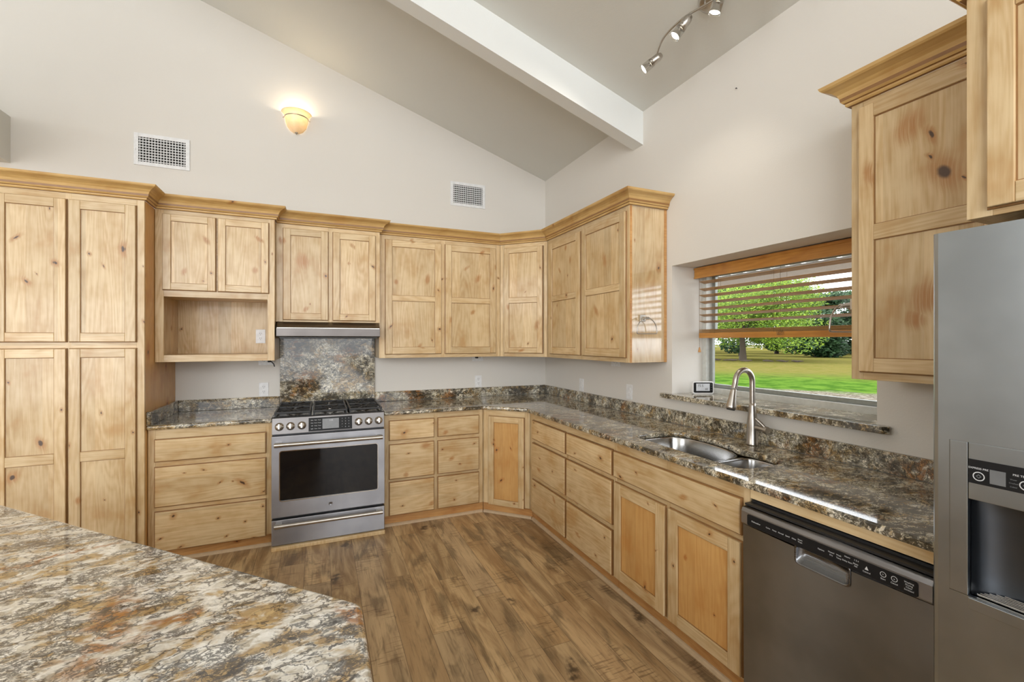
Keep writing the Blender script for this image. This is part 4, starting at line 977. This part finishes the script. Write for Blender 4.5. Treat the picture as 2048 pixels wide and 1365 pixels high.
bm_ = NT('warm_bulb'); bm_.base((1, .9, .7), .5); bm_.b.inputs['Emission Color'].default_value = (1, .80, .50, 1); bm_.b.inputs['Emission Strength'].default_value = 5
MB().lathe([(0, .035), (.014, .032), (.022, .020), (.024, .006), (.018, -.012), (.010, -.025), (0, -.028)], 20, M=Matrix.Translation((0, -.045, .105))).build('bulb', bm_.m, t)
light('sconce_light', 'POINT', (-2.373, -.055, 3.385), (0, 0, 0), 2.2, (1, .84, .62), shadow_soft_size=.03)

# ------------------------------------------------------------ ceiling track light
t = thing('track_light', 'curved brushed nickel track light with glass spot heads on the sloped ceiling', 'ceiling lamp', (-.30, -2.47, zc(-.30)))
nrm = Vector((-KS, 0, -1)).normalized()    # pointing into the room
def cpt(x, y, off): return Vector((x+.30, y+2.47, zc(x)-zc(-.30))) + nrm*off
Mn = nrm.to_track_quat('Z', 'Y').to_matrix().to_4x4()
MB().lathe([(0, .001), (.062, .001), (.064, .006), (.060, .022), (.050, .026), (0, .026)], 32, M=Mn).build('canopy', NICK, t)
emis = NT('halogen_bulb'); emis.base((1, 1, 1), .4); emis.b.inputs['Emission Color'].default_value = (1, .93, .80, 1); emis.b.inputs['Emission Strength'].default_value = 12
frost = NT('frosted_glass'); frost.base(srgb(225, 224, 220), .12); frost.b.inputs['Transmission Weight'].default_value = .96; frost.b.inputs['IOR'].default_value = 1.12
TRK = None
rail = [(-.302, -2.083), (-.331, -2.138), (-.355, -2.20), (-.366, -2.272), (-.367, -2.33), (-.363, -2.39), (-.350, -2.447), (-.338, -2.50), (-.325, -2.56), (-.300, -2.62), (-.272, -2.69), (-.262, -2.77), (-.268, -2.84), (-.290, -2.90)]
rs = []
for i in range(len(rail)-1):
    p0, p1, p2, p3 = [Vector(rail[max(0, min(len(rail)-1, i+j))]) for j in (-1, 0, 1, 2)]
    for k in range(4):
        u_ = k/4; q = .5*((2*p1)+(p2-p0)*u_+(2*p0-5*p1+4*p2-p3)*u_*u_+(3*p1-p0-3*p2+p3)*u_**3); rs.append((q.x, q.y))
rs.append(rail[-1])
MB().tube([cpt(x, y, .075) for x, y in rs], .0062, 12).build('rail', NICK, t)
MB().tube([cpt(-.31, -2.445, .02), cpt(-.345, -2.455, .075)], .006, 10).build('rail_stem', NICK, t)
heads = [((-.302, -2.083), (-.307, -2.125, .112), (-.356, -2.058, .200)), ((-.366, -2.36), (-.361, -2.390, .112), (-.383, -2.350, .203)), ((-.318, -2.585), (-.358, -2.615, .100), (-.336, -2.577, .205)), ((-.285, -2.88), (-.29, -2.90, .11), (-.30, -2.84, .20))]
for (rx, ry), A, B in heads:
    a_ = cpt(*A); b_ = cpt(*B); ax = (b_-a_).normalized(); a_ = b_-ax*.125
    Mh = Matrix.Translation(a_) @ ax.to_track_quat('Z', 'Y').to_matrix().to_4x4()
    h = MB().lathe([(0, -.012), (.013, -.012), (.016, -.008), (.017, 0), (.0225, .006), (.0235, .012), (.0235, .062), (.0215, .064), (0, .064)], 24, M=Mh).build('spot_head', NICK, t)
    MB().tube([cpt(rx, ry, .075), Mh @ Vector((0, 0, .012))], .0042, 8).build('head_stem', NICK, h)
    MB().lathe([(.0245, .050), (.0262, .058), (.0275, .110), (.0280, .118)], 24, M=Mh).build('glass_shade', frost.m, h)
    MB().lathe([(0, .114), (.013, .1135), (.0215, .110), (.0215, .106), (0, .106)], 20, M=Mh).build('bulb', emis.m, h)
    MB().lathe([(.0225, .109), (.0195, .098), (.012, .080), (.008, .065)], 20, M=Mh).build('reflector', CHR, h)
    MB().tube([Mh @ Vector((.024, 0, .05)), Mh @ Vector((.031, 0, .05))], .003, 8).build('screw', CHR, h)
    q_ = ax.to_track_quat('-Z', 'Y').to_euler()
    wl = t.location + a_ + ax*.13
    light('track_spot', 'SPOT', wl, q_, 7, (1, .90, .76), spot_size=R(110), spot_blend=.6, shadow_soft_size=.018)
# small picture nail
nl = MB().tube([(0, 0, 0), (-.009, 0, .003)], .0015, 6).tube([(-.008, -.003, .0), (-.009, .003, .001)], .0026, 6).build('nail', BLKM, loc=(0, -2.375, 2.905))
tag(nl, 'tiny dark nail left in the right wall above the window', 'nail')
# ------------------------------------------------------------ outdoors
def lawn_mat():
    m = NT('lawn'); c = m.coord(); x, y, z = m.sep(c)
    s = m.math('ADD', x, m.math('MULTIPLY', y, .8)); w = m.noise(c, .35, 4, .6); s = m.math('ADD', s, m.math('MULTIPLY', m.math('SUBTRACT', w, .5), 5.0))
    d = m.noise(c, 1.3, 4, .65); f = m.noise(c, 14, 3, .6)
    gr = m.mix(m.mr(d, .35, .65), srgb(54, 84, 28), srgb(84, 112, 42))
    tan = m.mix(m.mr(d, .35, .65), srgb(118, 102, 62), srgb(92, 92, 42))
    gv = m.mix(m.mr(m.noise(c, 9, 4, .7), .4, .6), srgb(82, 74, 62), srgb(130, 124, 113))
    col = m.mix(m.mr(s, 21.6, 23.4), gv, gr)
    col = m.mix(m.math('MULTIPLY', m.mr(s, 28, 42), m.mr(d, .30, .55, .5, 1)), col, tan)
    col = m.mix(m.mr(f, .5, .75, 0, .35), col, srgb(70, 80, 40))
    m.base(col, .9); m.b.inputs['Specular IOR Level'].default_value = 0; return m.m
struct('floor_outside', MB().box((.4, -60, -.9), (220, 200, -.6)), lawn_mat())
leafm = {}
def leaf(name, c1, c2):
    m = NT(name); r_ = m.n('ShaderNodeNewGeometry').outputs['Random Per Island']
    col = m.mix(r_, c1, c2); m.base(col, .6)
    tr = m.n('ShaderNodeBsdfTranslucent'); m.L.new(col, tr.inputs[0]); mx = m.n('ShaderNodeMixShader'); mx.inputs[0].default_value = .35
    m.L.new(m.b.outputs[0], mx.inputs[1]); m.L.new(tr.outputs[0], mx.inputs[2]); m.L.new(mx.outputs[0], m.N['Material Output'].inputs[0]); return m.m
LG = leaf('leaf_bright', srgb(76, 112, 22), srgb(158, 184, 54)); LDK = leaf('leaf_dark', srgb(32, 62, 34), srgb(76, 108, 66))
BARK = plain('bark', srgb(84, 72, 62), .9)
def tree(label, x, y, h, r, leafmat, n, ls, seed, trunk=.24, low=.30, group=None, squash=.75):
    rnd = random.Random(seed)
    t = thing('tree', label, 'tree', (x, y, -.6), rnd.random()*0, group)
    pts = [(0, 0, 0), (.02, .0, .25*h*.5), (-.03, .03, h*.28), (.05, .0, h*.5), (0, 0, h*.75)]
    tm = MB().tube(pts, [trunk*1.35, trunk, trunk*.85, trunk*.6, trunk*.25], 10)
    blobs = []
    for k in range(15+int(r)):
        a_ = rnd.random()*6.283; q = r*math.sqrt(rnd.random())*.72; zz = h*(low + (.92-low)*rnd.random()); zz = min(zz, h*(.98-.42*(q/r)**2))
        blobs.append((q*math.cos(a_), q*math.sin(a_), zz, r*(.28+.22*rnd.random())))
    blobs.append((0, 0, h*.78, r*.45))
    for bx, by, bz, br in blobs[:7]: tm.tube([(0, 0, h*.3), (bx*.5, by*.5, (bz+h*.35)/2), (bx, by, bz)], [trunk*.5, trunk*.3, trunk*.1], 6)
    tm.build('trunk', BARK, t)
    V = []; F = []
    for i in range(n):
        bx, by, bz, br = rnd.choice(blobs)
        d = Vector((rnd.gauss(0, 1), rnd.gauss(0, 1), rnd.gauss(0, 1))).normalized()*br*(rnd.random()**.35); d.z *= squash
        c = Vector((bx, by, bz))+d
        a_ = Vector((rnd.gauss(0, 1), rnd.gauss(0, 1), rnd.gauss(0, .6))).normalized(); b_ = a_.orthogonal().normalized()
        a_ *= ls*(.6+.8*rnd.random()); b_ *= ls*.55
        o = len(V); V += [c-a_, c+b_, c+a_, c-b_]; F.append((o, o+1, o+2, o+3))
    m = MB(); m.v = [tuple(v) for v in V]; m.f = [list(f) for f in F]; m.m = [0]*len(F); m.sm = [False]*len(F)
    m.build('foliage', leafmat, t)
tree('bright green spreading tree standing nearest the window on the lawn', 39.4, 30.2, 8.0, 7.6, LG, 44000, .115, 3, .30, .36)
kk = 0
for dist, r, hh, brs in ((70, 3.7, 11.5, (43, 50.2, 57.4, 64.6)), (84, 4.4, 14.5, (46.5, 53.7, 60.9, 68)), (100, 5.2, 16.5, (43, 50, 57, 64))):
    for b_ in brs:
        kk += 1; x, y = -2.19+dist*math.sin(R(b_)), -4.22+dist*math.cos(R(b_))
        h = hh*(1.0 if b_ < 55.5 else .76)
        tree('dark green tree in the row far beyond the lawn', x, y, h, r, LDK, 9000, .27, 20+kk, .25, .06, 'dark trees beyond the lawn')
# field fence
t = thing('field_fence', 'pale rail fence running far behind the lawn', 'fence', (0, 0, -.6))
A_, B_ = Vector((84, 100, 0)), Vector((120, 20, 0))
for z in (.55, 1.05): MB().tube([A_+Vector((0, 0, z)), B_+Vector((0, 0, z))], .06, 6).build('rail', WMET, t)
for k in range(24): p = A_.lerp(B_, k/23); MB().box((p.x-.09, p.y-.09, 0), (p.x+.09, p.y+.09, 1.25)).build('post', WMET, t)
# fallen branches around the trunk
rb = random.Random(5)
for k in range(8):
    f_ = k-3.5; x, y = 38.2+f_*.62, 28.6-f_*1.05; pts = [(.30*(q-2)*.55, .36*(q-2)*-1.0*.55+rb.uniform(-.06, .06), rb.uniform(.02, .12)) for q in range(5)]
    if abs(f_) < .6: x -= 1.2
    o = MB().tube(pts, [.04, .09, .11, .08, .03], 6).build('fallen_branch', BARK, loc=(x, y, -.58)); tag(o, 'dark fallen branch lying on the lawn at the foot of the bright tree', 'branch', 'fallen branches by the tree')
# open shed roof outside the window
t = thing('shed_roof', 'beige fascia and corrugated metal roof edge seen through the top of the blind', 'roof', (8, 3, -.6))
TANP = plain('beige_fascia_paint', srgb(104, 92, 78), .7)
MB().box((-.04, -6, 3.57), (.0, 6, 3.83)).build('fascia', TANP, t)
cz = []
m = MB(); n = 160
vs = []
for k in range(n+1): y = -6.1+12.2*k/n; z = 3.845+.018*math.sin(k*math.pi/2.5); vs += [(-.12, y, z), (2.6, y, z+.12)]
m.add(vs, [(2*k, 2*k+1, 2*k+3, 2*k+2) for k in range(n)], 0, True); o = m.build('corrugated_sheet', WMET, t); o.modifiers.new('s', 'SOLIDIFY').thickness = .003
for y in (-5.8, 5.8):
    for x in (.05, 2.4): MB().box((x-.06, y-.06, 0), (x+.06, y+.06, 3.84)).build('post', TANP, t)
